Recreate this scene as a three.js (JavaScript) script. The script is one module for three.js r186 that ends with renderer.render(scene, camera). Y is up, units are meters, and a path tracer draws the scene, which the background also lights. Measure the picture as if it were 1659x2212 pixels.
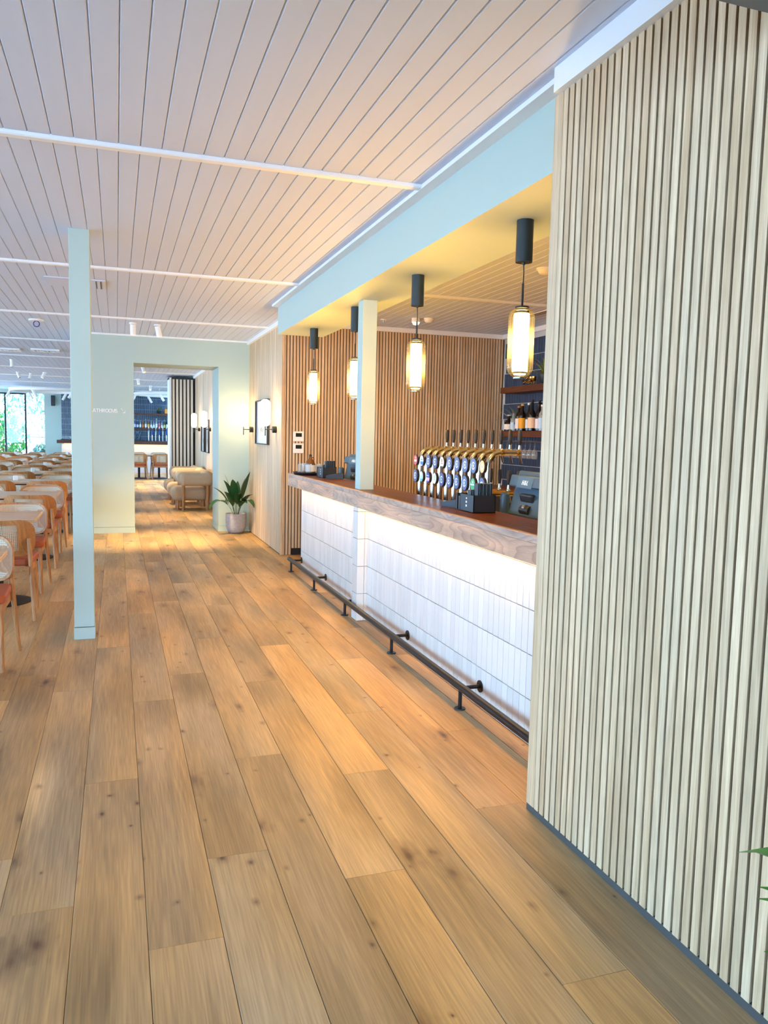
import * as THREE from 'three';
import { mergeGeometries } from 'three/addons/utils/BufferGeometryUtils.js';
import { RoundedBoxGeometry } from 'three/addons/geometries/RoundedBoxGeometry.js';
import { RectAreaLightUniformsLib } from 'three/addons/lights/RectAreaLightUniformsLib.js';
import { FontLoader } from 'three/addons/loaders/FontLoader.js';
import { TextGeometry } from 'three/addons/geometries/TextGeometry.js';

// ───────────────────────── camera, sky, sun, exposure
RectAreaLightUniformsLib.init();
const scene = new THREE.Scene();
const camera = new THREE.PerspectiveCamera(66.366, 1659 / 2212, 0.05, 400);
camera.position.set(0, 1.5, 0);
camera.rotation.set(-0.09731, -0.32973, 0.02239, 'YXZ');
const renderer = new THREE.WebGLRenderer({ antialias: true });
renderer.toneMapping = THREE.LinearToneMapping;
renderer.toneMappingExposure = 0.92;
renderer.shadowMap.enabled = true;

const sunDir = new THREE.Vector3(-0.80, 0.62, 0.28).normalize();   // towards the sun: on the garden side, outside the side glazing
{
  const W = 64, H = 32, d = new Float32Array(W * H * 4);             // clear hazy sky, paler towards the horizon, the same all round
  for (let j = 0; j < H; j++) { const up = Math.max(0, Math.sin(((j + 0.5) / H - 0.5) * Math.PI)), t = Math.pow(up, 0.6); for (let i = 0; i < W; i++) d.set([0.49 - 0.26 * t, 0.78 - 0.25 * t, 1.08 - 0.02 * t, 1], (j * W + i) * 4); }
  const t = new THREE.DataTexture(d, W, H, THREE.RGBAFormat, THREE.FloatType); t.mapping = THREE.EquirectangularReflectionMapping; t.magFilter = THREE.LinearFilter; t.needsUpdate = true;
  scene.background = t; scene.backgroundIntensity = 14;
}
const sun = new THREE.DirectionalLight(new THREE.Color(1, 0.96, 0.9), 22);
sun.name = 'sun';
sun.target.position.set(-9, 0, -8); sun.position.copy(sun.target.position).addScaledVector(sunDir, 60);
Object.assign(sun.shadow.camera, { left: -30, right: 30, top: 30, bottom: -30, near: 1, far: 140 });
scene.add(sun, sun.target);
const WARM = new THREE.Color(1, 0.69, 0.33);
const LED = new THREE.Color(1, 0.5, 0.07), AMBER = new THREE.Color(1, 0.58, 0.2);
const LAMP = { pendant: 5.0, sconce: 0.9, strip: 110, spot: 44, down: 22 };

// ───────────────────────── helpers
let seed = 7;
const rnd = () => { seed = (seed + 0x6d2b79f5) | 0; let t = Math.imul(seed ^ (seed >>> 15), 1 | seed); t = (t + Math.imul(t ^ (t >>> 7), 61 | t)) ^ t; return ((t ^ (t >>> 14)) >>> 0) / 4294967296; };
const rr = (a, b) => a + (b - a) * rnd();
const V = (x, y, z) => new THREE.Vector3(x, y, z);
const names = {};
function numbered(n) { const k = names[n] = (names[n] ?? -1) + 1; return k ? n + '_' + String(k).padStart(3, '0') : n; }
function thing(name, label, category, [x, y, z] = [0, 0, 0], turn = 0, group, kind) {
  const o = new THREE.Group(); o.name = numbered(name); o.position.set(x, y, z); o.rotation.y = turn;
  o.userData = { label, category }; if (group) o.userData.group = group; if (kind) o.userData.kind = kind;
  scene.add(o); return o;
}
const struct = (name, label, category, pos) => thing(name, label, category, pos, 0, undefined, 'structure');
function part(parent, name, geo, mat, label) {
  const g = Array.isArray(geo) ? merge(geo) : geo;
  const m = new THREE.Mesh(g, mat); m.name = name; if (label) m.userData.label = label; parent.add(m); return m;
}
function dup(src, pos, turn, label) {
  const r = src.clone(); r.name = numbered(src.name.replace(/_\d{3}$/, '')); r.userData = { ...src.userData, label };
  r.position.set(...pos); r.rotation.y = turn; scene.add(r); return r;
}
function merge(list) {
  const anyColor = list.some((g) => g.attributes.color);
  const l = list.map((g) => { const n = g.index ? g.toNonIndexed() : g; for (const k of Object.keys(n.attributes)) if (!['position', 'normal', 'uv'].includes(k) && !(k === 'color' && anyColor)) n.deleteAttribute(k); return n; });
  return mergeGeometries(l, false);
}
const T = (g, x = 0, y = 0, z = 0) => g.translate(x, y, z);
// a profile (list of [a,b]) pushed along one axis; flat faces
function prism(profile, t0, t1, axis) {
  const P = { x: (a, b, t) => [t, a, b], y: (a, b, t) => [b, t, a], z: (a, b, t) => [a, b, t] }[axis], pos = [];
  let area = 0; for (let i = 0; i < profile.length; i++) { const p = profile[i], q = profile[(i + 1) % profile.length]; area += p[0] * q[1] - q[0] * p[1]; }
  const pr = area < 0 ? [...profile].reverse() : profile, n = pr.length;
  const tri = (a, b, c) => pos.push(...a, ...b, ...c);
  for (let i = 0; i < n; i++) {
    const p = pr[i], q = pr[(i + 1) % n], A = P(...p, t0), B = P(...q, t0), C = P(...q, t1), D = P(...p, t1);
    tri(A, B, C); tri(A, C, D);
  }
  for (let i = 1; i < n - 1; i++) { tri(P(...pr[0], t1), P(...pr[i], t1), P(...pr[i + 1], t1)); tri(P(...pr[0], t0), P(...pr[i + 1], t0), P(...pr[i], t0)); }
  const g = new THREE.BufferGeometry(); g.setAttribute('position', new THREE.Float32BufferAttribute(pos, 3)); g.computeVertexNormals(); return g;
}
const oct = (w, h, c) => [[-w / 2 + c, -h / 2], [w / 2 - c, -h / 2], [w / 2, -h / 2 + c], [w / 2, h / 2 - c], [w / 2 - c, h / 2], [-w / 2 + c, h / 2], [-w / 2, h / 2 - c], [-w / 2, -h / 2 + c]];
// uv in metres: v runs along the grain axis
function grain(g, axis, su, sv, ou = 0, ov = 0) {
  const p = g.attributes.position, n = g.attributes.normal, uv = new Float32Array(p.count * 2), A = { x: 0, y: 1, z: 2 }[axis];
  for (let i = 0; i < p.count; i++) {
    const c = [p.getX(i), p.getY(i), p.getZ(i)], m = [Math.abs(n.getX(i)), Math.abs(n.getY(i)), Math.abs(n.getZ(i))];
    let N = m.indexOf(Math.max(...m)), U, W = A;
    if (N === A) { U = (A + 1) % 3; W = (A + 2) % 3; } else U = 3 - A - N;
    uv[2 * i] = c[U] / su + ou; uv[2 * i + 1] = c[W] / sv + ov;
  }
  g.setAttribute('uv', new THREE.BufferAttribute(uv, 2)); return g;
}
function tint(g, r, gg = r, b = r) { const n = g.attributes.position.count, c = new Float32Array(n * 3); for (let i = 0; i < n; i++) { c[3 * i] = r; c[3 * i + 1] = gg; c[3 * i + 2] = b; } g.setAttribute('color', new THREE.BufferAttribute(c, 3)); return g; }
const box = (x0, x1, y0, y1, z0, z1) => T(new THREE.BoxGeometry(x1 - x0, y1 - y0, z1 - z0).toNonIndexed(), (x0 + x1) / 2, (y0 + y1) / 2, (z0 + z1) / 2);
const rbox = (w, h, d, r = 0.006, s = 2) => new RoundedBoxGeometry(w, h, d, s, Math.min(r, w / 2.01, h / 2.01, d / 2.01));
const cyl = (r0, r1, h, n = 20, open = false) => new THREE.CylinderGeometry(r1, r0, h, n, 1, open);   // bottom radius, top radius; centred
const lathe = (pts, n = 28) => new THREE.LatheGeometry(pts.map((p) => new THREE.Vector2(...p)), n);
function bar(a, b, r0, r1 = r0, n = 10) {            // tapered rod from a to b
  const d = b.clone().sub(a), g = new THREE.CylinderGeometry(r1, r0, d.length(), n, 1);
  g.applyQuaternion(new THREE.Quaternion().setFromUnitVectors(V(0, 1, 0), d.clone().normalize())); return g.translate((a.x + b.x) / 2, (a.y + b.y) / 2, (a.z + b.z) / 2);
}
const tube = (pts, r, seg = 24, n = 10) => new THREE.TubeGeometry(new THREE.CatmullRomCurve3(pts.map((p) => V(...p)), false, 'catmullrom', 0.2), seg, r, n);

// ───────────────────────── computed textures
const HN = 256, hash = new Float32Array(HN * HN); { let s = 91; for (let i = 0; i < hash.length; i++) { s = (Math.imul(s, 1664525) + 1013904223) >>> 0; hash[i] = s / 4294967296; } }
function pn(x, y, px, py) {                            // periodic value noise
  const ix = Math.floor(x), iy = Math.floor(y), fx = x - ix, fy = y - iy, sx = fx * fx * (3 - 2 * fx), sy = fy * fy * (3 - 2 * fy);
  const a = ((ix % px) + px) % px, b = (a + 1) % px, c = ((iy % py) + py) % py, d = (c + 1) % py;
  const H = (i, j) => hash[((j * 37 + 11) & 255) * HN + ((i * 59 + j * 7) & 255)];
  const u = H(a, c) + (H(b, c) - H(a, c)) * sx, v = H(a, d) + (H(b, d) - H(a, d)) * sx; return u + (v - u) * sy;
}
function dataTex(W, H, f, srgb = true) {
  const d = new Uint8Array(W * H * 4), o = [0, 0, 0];
  for (let j = 0; j < H; j++) for (let i = 0; i < W; i++) { f((i + 0.5) / W, (j + 0.5) / H, o); const k = (j * W + i) * 4; d[k] = Math.max(0, Math.min(255, o[0])); d[k + 1] = Math.max(0, Math.min(255, o[1])); d[k + 2] = Math.max(0, Math.min(255, o[2])); d[k + 3] = 255; }
  const t = new THREE.DataTexture(d, W, H); t.wrapS = t.wrapT = THREE.RepeatWrapping; t.magFilter = THREE.LinearFilter; t.minFilter = THREE.LinearMipmapLinearFilter; t.generateMipmaps = true;
  if (srgb) t.colorSpace = THREE.SRGBColorSpace; t.needsUpdate = true; return t;
}
// floor oak: 2.16 m across, 6.6 m along; grain, pale and grey drifts, knots with dark hearts, short cracks
const knots = []; { let s = 12345; const q = () => (s = (Math.imul(s, 1103515245) + 12345) >>> 0) / 4294967296; for (let i = 0; i < 120; i++) { const big = q() < 0.3; knots.push([q(), q(), big ? 0.008 + q() * 0.009 : 0.0025 + q() * 0.004, big ? 1.4 + q() * 1.6 : 1 + q() * 1.0, q()]); } }
function floorTex() {
  const W = 2048, H = 2048, sU = 2.16, sV = 6.6, base = new Float32Array(W * H * 3);
  for (let j = 0; j < H; j++) {
    const y = (j + 0.5) / H;
    for (let i = 0; i < W; i++) {
      const x = (i + 0.5) / W, wv = (pn(x * 20, y * 12, 20, 12) - 0.5) * 0.5 + (pn(x * 9, y * 5, 9, 5) - 0.5) * 0.9;
      const fine = pn(x * 620 + wv * 4, y * 60, 620, 60) - 0.5, mid = pn(x * 110 + wv * 6, y * 11, 110, 11) - 0.5, wide = pn(x * 24 + wv, y * 7, 24, 7) - 0.5, drift = pn(x * 11, y * 13, 11, 13) - 0.5, ray = pn(x * 260, y * 210, 260, 210);
      const l = 1 + fine * 0.16 + mid * 0.09 + wide * 0.13 + drift * 0.26 + (ray > 0.83 ? 0.015 : 0), warm = (pn(x * 14 + 3, y * 10 + 5, 14, 10) - 0.5) * 0.20, k = (j * W + i) * 3;
      base[k] = 187 * l * (1 + warm * 0.35); base[k + 1] = 152 * l; base[k + 2] = 103 * l * (1 - warm * 0.9);
    }
  }
  for (const [kx, ky, kr, ka, kt] of knots) {
    const R = kr * 4.5, i0 = Math.floor((kx - R / sU) * W), i1 = Math.ceil((kx + R / sU) * W), j0 = Math.floor((ky - R * ka / sV) * H), j1 = Math.ceil((ky + R * ka / sV) * H);
    for (let j = j0; j <= j1; j++) for (let i = i0; i <= i1; i++) {
      const dx = (i / W - kx) * sU, dy = (j / H - ky) * sV / ka, wob = 1 + 0.35 * (pn(i * 0.06, j * 0.09, 256, 256) - 0.5) * 2, d = Math.hypot(dx, dy) / kr * wob;
      const k = ((((j % H) + H) % H) * W + (((i % W) + W) % W)) * 3, dark = Math.exp(-d * d * 0.9) * (0.25 + 0.42 * kt * kt), halo = Math.exp(-Math.pow(d - 1.7, 2) * 0.5) * 0.11;
      const m = 1 - Math.min(0.8, dark + halo); base[k] *= 1 - (1 - m) * 0.88; base[k + 1] *= m; base[k + 2] *= m;
    }
  }
  const t = dataTex(W, H, (x, y, o) => { const k = (Math.min(H - 1, Math.floor(y * H)) * W + Math.min(W - 1, Math.floor(x * W))) * 3; o[0] = base[k]; o[1] = base[k + 1]; o[2] = base[k + 2]; });
  return t;
}
function woodTex(W, H, c0, c1, o = {}) {               // straight-grained timber, v along the grain
  const { fx = 120, fy = 6, swirl = 1, spread = 0.5, speck = 0.1 } = o;
  return dataTex(W, H, (x, y, q) => {
    const wv = (pn(x * 8, y * 5, 8, 5) - 0.5) * 3 * swirl + (pn(x * 3, y * 3, 3, 3) - 0.5) * 5 * swirl, s = pn(x * fx + wv * 3, y * fy, fx, fy), s2 = pn(x * Math.round(fx / 4) + wv, y * Math.round(fy / 2), Math.round(fx / 4), Math.round(fy / 2)), f = pn(x * fx * 4, y * fy * 10, fx * 4, fy * 10);
    const m = Math.max(0, Math.min(1, 0.5 + (s - 0.5) * spread + (s2 - 0.5) * spread * 1.2)), l = 1 + (f - 0.5) * speck;
    for (let c = 0; c < 3; c++) q[c] = (c0[c] + (c1[c] - c0[c]) * m) * l;
  });
}
function ringTex(W, H, cols) {                          // flat-sawn hardwood with cathedral rings, u across, v along
  return dataTex(W, H, (x, y, q) => {
    const w = (pn(x * 5, y * 6, 5, 6) - 0.5) * 0.5 + (pn(x * 12, y * 14, 12, 14) - 0.5) * 0.12, cx = Math.abs(((x + 0.5) % 1) - 0.5) * 2.2, cy = Math.abs(((y * 2) % 1) - 0.5) * 2.6;
    const d = Math.sqrt(cx * cx + cy * cy * 0.35) * 4.5 + w * 2.6, r = d - Math.floor(d), e = Math.pow(r, 3) * 0.75, f = pn(x * 300, y * 60, 300, 60) - 0.5, b = pn(x * 4, y * 5, 4, 5);
    for (let c = 0; c < 3; c++) q[c] = (cols[0][c] * (1 - e) + cols[1][c] * e) * (1 + f * 0.12) * (1 - b * 0.18) + (cols[2][c] - cols[0][c]) * b * 0.35;
  });
}
const grainBump = dataTex(512, 512, (x, y, q) => { const v = 128 + (pn(x * 256, y * 24, 256, 24) - 0.5) * 150 + (pn(x * 64, y * 8, 64, 8) - 0.5) * 60; q[0] = q[1] = q[2] = v; }, false);
const specTex = (W, a, b, f) => dataTex(W, W, (x, y, q) => { const v = pn(x * f, y * f, f, f), w = pn(x * f * 4, y * f * 4, f * 4, f * 4), m = v * 0.6 + w * 0.4; for (let c = 0; c < 3; c++) q[c] = a[c] + (b[c] - a[c]) * m; });
function canvasTex(w, h, draw) { const c = document.createElement('canvas'); c.width = w; c.height = h; draw(c.getContext('2d'), w, h); const t = new THREE.CanvasTexture(c); t.colorSpace = THREE.SRGBColorSpace; t.magFilter = THREE.LinearFilter; return t; }

const std = (o) => new THREE.MeshStandardMaterial({ roughness: 0.7, metalness: 0, ...o });
const phy = (o) => new THREE.MeshPhysicalMaterial({ roughness: 0.5, metalness: 0, ...o });
const oakTex = floorTex();
const slatTex = woodTex(512, 1024, [192, 162, 124], [232, 206, 168], { fx: 60, fy: 5, swirl: 0.5, spread: 0.6, speck: 0.12 });
const gumTop = woodTex(512, 1024, [78, 38, 20], [116, 62, 34], { fx: 60, fy: 5, swirl: 0.8, spread: 0.7 });
const gumEdge = ringTex(1024, 1024, [[218, 176, 144], [180, 136, 110], [192, 172, 154]]);
const paleOak = woodTex(512, 512, [196, 160, 118], [222, 190, 150], { fx: 50, fy: 5, swirl: 0.7, spread: 0.8 });
const chairOak = woodTex(256, 512, [168, 112, 62], [200, 146, 92], { fx: 30, fy: 4, swirl: 0.6, spread: 0.8 });
const fabricTex = specTex(256, [184, 158, 126], [214, 190, 158], 90);
const potTex = specTex(256, [150, 150, 154], [180, 180, 184], 60);
const M = {
  floor: std({ map: oakTex, vertexColors: true, roughness: 0.48, bumpMap: grainBump, bumpScale: 0.0004 }),
  gap: std({ color: 0x2c2018, roughness: 0.95 }),
  ceil: std({ color: 0xcddaee, roughness: 0.75 }),
  trim: std({ color: 0xeef1f0, roughness: 0.5 }),
  sage: std({ color: 0xb4c7bd, roughness: 0.6 }),
  sageDark: std({ color: 0x6f706e, roughness: 0.8 }),
  slat: std({ map: slatTex, vertexColors: true, roughness: 0.55 }),
  backing: std({ color: 0x4a2f20, roughness: 0.95 }),
  kick: std({ color: 0x4b4b49, roughness: 0.7 }),
  blackKick: std({ color: 0x17181c, roughness: 0.8 }),
  gumTop: phy({ map: gumTop, roughness: 0.3, specularIntensity: 0.3 }),
  gumEdge: std({ map: gumEdge, vertexColors: true, roughness: 0.5 }),
  shelfWood: std({ map: gumTop, roughness: 0.45 }),
  tile: phy({ color: 0xe6e4de, roughness: 0.3, specularIntensity: 0.7 }),
  tile2: phy({ color: 0xdedcd6, roughness: 0.33, specularIntensity: 0.7 }),
  grout: std({ color: 0x6d6a6c, roughness: 0.95 }),
  navyTile: phy({ color: 0x2c4560, roughness: 0.22 }),
  paleGrout: std({ color: 0xc2c8c8, roughness: 0.95 }),
  blackMetal: std({ color: 0x1b1a1b, roughness: 0.38, metalness: 0.4 }),
  blackMatt: std({ color: 0x1d2024, roughness: 0.6 }),
  blackPlastic: std({ color: 0x20242a, roughness: 0.45 }),
  bluePlastic: phy({ color: 0x3c5668, roughness: 0.35 }),
  greenCan: std({ color: 0x1c2d30, roughness: 0.45 }),
  chrome: std({ color: 0xd8d2c6, roughness: 0.14, metalness: 1 }),
  brass: std({ color: 0xc89a55, roughness: 0.25, metalness: 1 }),
  steel: std({ color: 0x9a9c9e, roughness: 0.35, metalness: 1 }),
  white: std({ color: 0xf2f2ee, roughness: 0.5 }),
  glow: std({ color: 0xfff6e4, roughness: 0.6, emissive: new THREE.Color(1, 0.93, 0.76), emissiveIntensity: 7 }),
  led: std({ color: 0xfff0d0, emissive: new THREE.Color(1, 0.74, 0.34), emissiveIntensity: 2.0 }),
  amberGlass: phy({ color: new THREE.Color(1, 0.86, 0.45), roughness: 0.16, transmission: 1, thickness: 0 }),
  glass: phy({ color: 0xffffff, roughness: 0.0, transmission: 1, thickness: 0 }),
  drink: phy({ color: new THREE.Color(0.93, 0.95, 0.95), roughness: 0.03, transmission: 0.92, thickness: 0 }),
  amberBottle: phy({ color: new THREE.Color(0.32, 0.14, 0.04), roughness: 0.1, transmission: 0.5, thickness: 0 }),
  table: std({ map: paleOak, roughness: 0.4 }),
  chair: std({ map: chairOak, roughness: 0.45 }),
  leather: std({ color: 0xa9502a, roughness: 0.5 }),
  cream: std({ color: 0xe6dcc8, roughness: 0.6 }),
  fabric: std({ map: fabricTex, roughness: 0.95 }),
  pot: std({ map: potTex, roughness: 0.85 }),
  soil: std({ color: 0x2d221a, roughness: 1 }),
  leaf: phy({ color: 0x1f4a26, roughness: 0.35, side: THREE.DoubleSide }),
  leafBright: phy({ color: 0x3f8a2c, roughness: 0.35, side: THREE.DoubleSide }),
  leafOlive: phy({ color: 0x75843a, roughness: 0.5, side: THREE.DoubleSide }),
  leafGrey: phy({ color: 0x5f7d68, roughness: 0.5, side: THREE.DoubleSide }),
  leafCream: phy({ color: 0xc9c07c, roughness: 0.5, side: THREE.DoubleSide }),
  bark: std({ color: 0x5d4a38, roughness: 0.9 }),
  paving: std({ color: 0xbfc6cc, roughness: 0.9 }),
};
const cane = (() => {
  const W = 128, d = dataTex(W, W, (x, y, q) => { const u = (x * 4) % 1 - 0.5, v = (y * 4) % 1 - 0.5, hole = Math.max(Math.abs(u), Math.abs(v)) < 0.22 || Math.abs(u) + Math.abs(v) < 0.30; q[0] = q[1] = q[2] = hole ? 0 : 255; }, false);
  return std({ color: 0xd9c9ae, roughness: 0.7, alphaMap: d, alphaTest: 0.5, side: THREE.DoubleSide });
})();

// ───────────────────────── floor
const PW = 0.2157, PX0 = 0.0725, PL = 2.19;
{
  const f = struct('floor', 'wide oak plank floor with dark knots running the length of the room', 'floor');
  part(f, 'subfloor', box(-9, 5, -0.12, -0.006, -31.2, 4.2), M.gap);
  const phase = { '-2': -2.52, '-1': -3.42, 0: -2.23, 1: -2.68, 2: -3.51, 3: -2.42, 4: -3.21, 5: -1.75, 6: -2.75 };
  const far = [];
  for (let n = -42; n < 23; n++) {
    const x0 = PX0 + PW * n, x1 = x0 + PW; if (x1 < -9 || x0 > 4.9) continue;
    let z = (phase[n] ?? rr(-3.6, -1.4)) + PL * 3;
    for (; z > -31; z -= PL) {
      const za = Math.min(z, 4.2), zb = Math.max(z - PL, -31); if (za - zb < 0.05) continue;
      const g = prism([[x0 + 0.0006, -0.015], [x1 - 0.0006, -0.015], [x1 - 0.0006, -0.0018], [x1 - 0.0024, 0], [x0 + 0.0024, 0], [x0 + 0.0006, -0.0018]], zb + 0.0008, za - 0.0008, 'z');
      grain(g, 'z', 2.16, 6.6, rnd(), rnd());
      const l = rr(0.76, 1.08), w = rr(-0.06, 0.06); tint(g, l * (1 + w), l, l * (1 - w * 1.6));
      const D = -(za + zb) / 2, near = x1 > -0.1 - 0.17 * D && x0 < 1.95 && D > 0.3 && D < 17 && x0 > -3;
      if (near) part(f, 'plank', g, M.floor); else far.push(g);
    }
  }
  part(f, 'planks', far, M.floor).userData.kind = 'stuff';
}

// ───────────────────────── ceiling: boards, cover battens, slab
const CH = 2.855, CW = 0.0994, CX0 = 0.023;
const bays = [4.2, -4.12, -7.15, -10.2, -13.23, -16.27, -19.3, -22.33, -25.37, -28.4, -31.2];
const boardGeo = {};
function ceilBoard(z0, z1) {
  const k = z0 + '|' + z1;
  return boardGeo[k] ??= prism([[-CW / 2 + 0.0005, 0.02], [CW / 2 - 0.0005, 0.02], [CW / 2 - 0.0005, 0.0055], [CW / 2 - 0.005, 0], [-CW / 2 + 0.005, 0], [-CW / 2 + 0.0005, 0.0055]], z0, z1, 'z');
}
{
  const c = struct('ceiling', 'pale painted tongue and groove board ceiling over the dining room', 'ceiling'), rest = [];
  part(c, 'slab', box(-9, 2.2, CH + 0.02, CH + 0.2, -31.2, 4.2), M.ceil);
  for (let b = 0; b < bays.length - 1; b++) for (let n = -91; n < 19; n++) {
    const x = CX0 + CW * (n + 0.5), z1 = bays[b], z0 = bays[b + 1];
    if (x > 1.60 && z1 > -8.4 && b < 2) continue;
    const g = ceilBoard(z0, z1), seen = b < 5 && x > (b === 0 ? -1.1 : -0.3 - 0.17 * -z0) && x < 1.66;
    if (seen) { const m = part(c, 'board', g, M.ceil); m.position.set(x, CH, 0); } else rest.push(g.clone().translate(x, CH, 0));
  }
  part(c, 'boards', rest, M.ceil).userData.kind = 'stuff';
  for (const z of bays.slice(1, -1)) part(c, 'batten', prism([[-0.027, 0.004], [0.027, 0.004], [0.027, -0.014], [0.021, -0.02], [-0.021, -0.02], [-0.027, -0.014]].map(([a, b]) => [b + CH, a + z]), -9, z > -8.4 ? 1.575 : 1.86, 'x'), M.trim);
}
{
  const c = struct('ceiling', 'board ceiling above the bar lit amber by its lamps', 'ceiling');
  part(c, 'slab', box(2.135, 5.1, CH + 0.02, CH + 0.2, -9.6, 4.2), M.ceil);
  for (let b = 0; b < 3; b++) for (let n = 0; n < 28; n++) { const m = part(c, 'board', ceilBoard(Math.max(bays[b + 1], -9.52), b ? bays[b] : 0.5), M.ceil); m.position.set(2.14 + CW * (n + 0.5), CH, 0); }
  part(c, 'boards', [box(2.135, 4.95, CH, CH + 0.02, 0.5, 4.2)], M.ceil);
  for (const z of bays.slice(1, 3)) part(c, 'batten', prism([[-0.027, 0.004], [0.027, 0.004], [0.027, -0.014], [0.021, -0.02], [-0.021, -0.02], [-0.027, -0.014]].map(([a, bb]) => [bb + CH, a + z]), 2.135, 4.88, 'x'), M.trim);
}

// ───────────────────────── beam, flat trims, posts
part(struct('beam', 'deep sage painted beam over the bar front', 'beam'), 'beam_casing', box(1.642, 2.135, 2.55, CH + 0.02, -8.43, -2.705), M.sage);
{
  const t = struct('trim_1', 'flat white trim board between the ceiling boards and the beam', 'trim');
  part(t, 'strip', box(1.575, 1.642, 2.834, CH + 0.004, -8.43, 0.6), M.trim);
  const u = struct('trim_2', 'white cornice above the near slatted panel', 'trim');
  part(u, 'fascia', box(1.535, 1.60, 2.769, CH, -2.665, 1.0), M.trim);
  const v = struct('trim_3', 'white cornice along the top of the flat timber wall', 'trim');
  part(v, 'fascia', box(1.862, 1.90, 2.805, CH, -11.95, -8.43), M.trim);
  const w = struct('trim_4', 'white cornice along the top of the far sage wall', 'trim');
  part(w, 'fascia', box(-0.40, 1.87, 2.832, CH, -11.95, -11.93), M.trim);
  const x = struct('trim_5', 'white cornice above the slatted bar end wall', 'trim');
  part(x, 'fascia', [box(2.135, 4.89, 2.80, CH, -9.49, -9.45), box(4.84, 4.89, 2.80, CH, -9.45, -1)], M.trim);
}
{
  const h = struct('header', 'dark grey bulkhead low over the entrance passage', 'beam');
  part(h, 'casing', box(-0.6, 1.56, 2.5, 2.77, -1.546, -0.75), M.sageDark);
}
function post(label, x0, x1, z0, z1, y0, y1, skirt) {
  const c = struct('column', label, 'column');
  part(c, 'shaft', T(rbox(x1 - x0, y1 - y0, z1 - z0, 0.004, 1), (x0 + x1) / 2, (y0 + y1) / 2, (z0 + z1) / 2), M.sage);
  if (skirt) part(c, 'skirting', T(rbox(x1 - x0 + 0.008, 0.086, z1 - z0 + 0.008, 0.003, 1), (x0 + x1) / 2, 0.043, (z0 + z1) / 2), M.sage);
}
post('slim square sage post standing in the aisle by the dining tables', -0.298, -0.163, -6.02, -5.882, 0.09, CH + 0.01, true);
post('square sage post rising through the bar top to the beam', 1.829, 1.947, -6.087, -5.957, 1.06, 2.555, false);

// ───────────────────────── far wall with its opening
{
  const w = struct('wall_far', 'sage wall at the end of the aisle with a square opening', 'wall');
  part(w, 'wall_panel', [box(-0.40, 0.24, 0.09, CH, -12.72, -11.95), box(1.445, 1.92, 0.09, CH, -12.72, -11.95), box(0.24, 1.445, 2.46, CH, -12.72, -11.95)], M.sage);
  const b = struct('baseboard_far', 'sage baseboard along the foot of the far wall', 'baseboard');
  part(b, 'board', [box(-0.404, 0.244, 0, 0.086, -12.724, -11.946), box(1.441, 1.90, 0, 0.086, -12.724, -11.946)], M.sage);
}

// ───────────────────────── slatted panels and timber walls
const SP = 0.0393, SW = 0.029;
const slatMade = {};
const undercut = (w, d, c = 0.0007) => [[-w / 2 + c, -d / 2], [w / 2 - c, -d / 2], [w / 2, -d / 2 + c], [w / 2, -d / 2 + 0.0011], [w * 0.2, d / 2], [-w * 0.2, d / 2], [-w / 2, -d / 2 + 0.0011], [-w / 2, -d / 2 + c]];   // flat face; raked-back sides are invented to keep the gaps in shade
function slat(parent, h, x, y, z, axisZ, deep = 0.03, w = SW) {   // axisZ: the face looks along z
  const v = Math.floor(rnd() * 24), key = [h, axisZ, v, w].join();
  const g = slatMade[key] ??= (() => { const p = prism(undercut(w, deep).map(([a, b]) => axisZ ? [-b, a] : [a, b]), 0, h, 'y'); grain(p, 'y', 0.5, 3, rnd(), rnd()); const l = 0.96 + 0.1 * rnd(), a = (rnd() - 0.5) * 0.05; return tint(p, l * (1 + a), l, l * (1 - a)); })();
  const m = part(parent, 'slat', g, M.slat); m.position.set(x, y, z); return m;
}
{
  const w = struct('wall_right', 'wall of vertical pale timber slats with dark gaps beside the camera', 'wall');
  part(w, 'backing', box(1.592, 1.70, 0.0, 2.77, -2.70, 1.2), M.backing);
  const g = grain(prism(oct(0.058, 0.02, 0.003).map(([a, b]) => [a, b]), 0.03, 2.77, 'y'), 'y', 0.5, 3, 0.3, 0.1); tint(g, 1.0);
  const e = part(w, 'end_board', g, M.slat); e.position.set(1.573, 0, -2.672); 
  for (let k = 0; k < 48; k++) slat(w, 2.74, 1.578, 0.03, -2.622 + SP * k, false);
  part(w, 'kick_strip', box(1.566, 1.60, 0, 0.03, -2.70, 1.0), M.kick);
}
{
  const w = struct('wall_bar_end', 'end wall behind the bar of vertical brown timber slats', 'wall');
  part(w, 'backing', box(1.92, 4.95, 0, CH, -9.7, -9.499), M.backing);
  for (let k = 0; k < 75; k++) { const low = k < 3 ? 0.004 : 0.085; slat(w, 2.8 - low, 1.935 + SP * k, low, -9.485, true); }
  part(w, 'kick_strip', box(2.04, 4.9, 0, 0.08, -9.49, -9.478), M.blackKick);
}
{
  const w = struct('wall_plank', 'flat pale timber board wall carrying two lamps and a picture', 'wall');
  part(w, 'backing', box(1.915, 2.15, 0, CH, -11.95, -9.5), M.backing);
  for (let k = 0; k < 21; k++) {
    const g = grain(prism(oct(0.1177, 0.02, 0.001), 0.012, 2.806, 'y'), 'y', 0.5, 3, rnd(), rnd()), l = rr(0.86, 1.04); tint(g, l, l, l);
    part(w, 'board', g, M.slat).position.set(1.91, 0, -9.54 - 0.118 * k);
  }
  const c = prism(oct(0.03, 0.04, 0.004), 0.004, 2.806, 'y'); part(w, 'corner_board', tint(grain(c, 'y', 0.5, 3), 1), M.slat).position.set(1.913, 0, -9.473);
}
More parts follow.
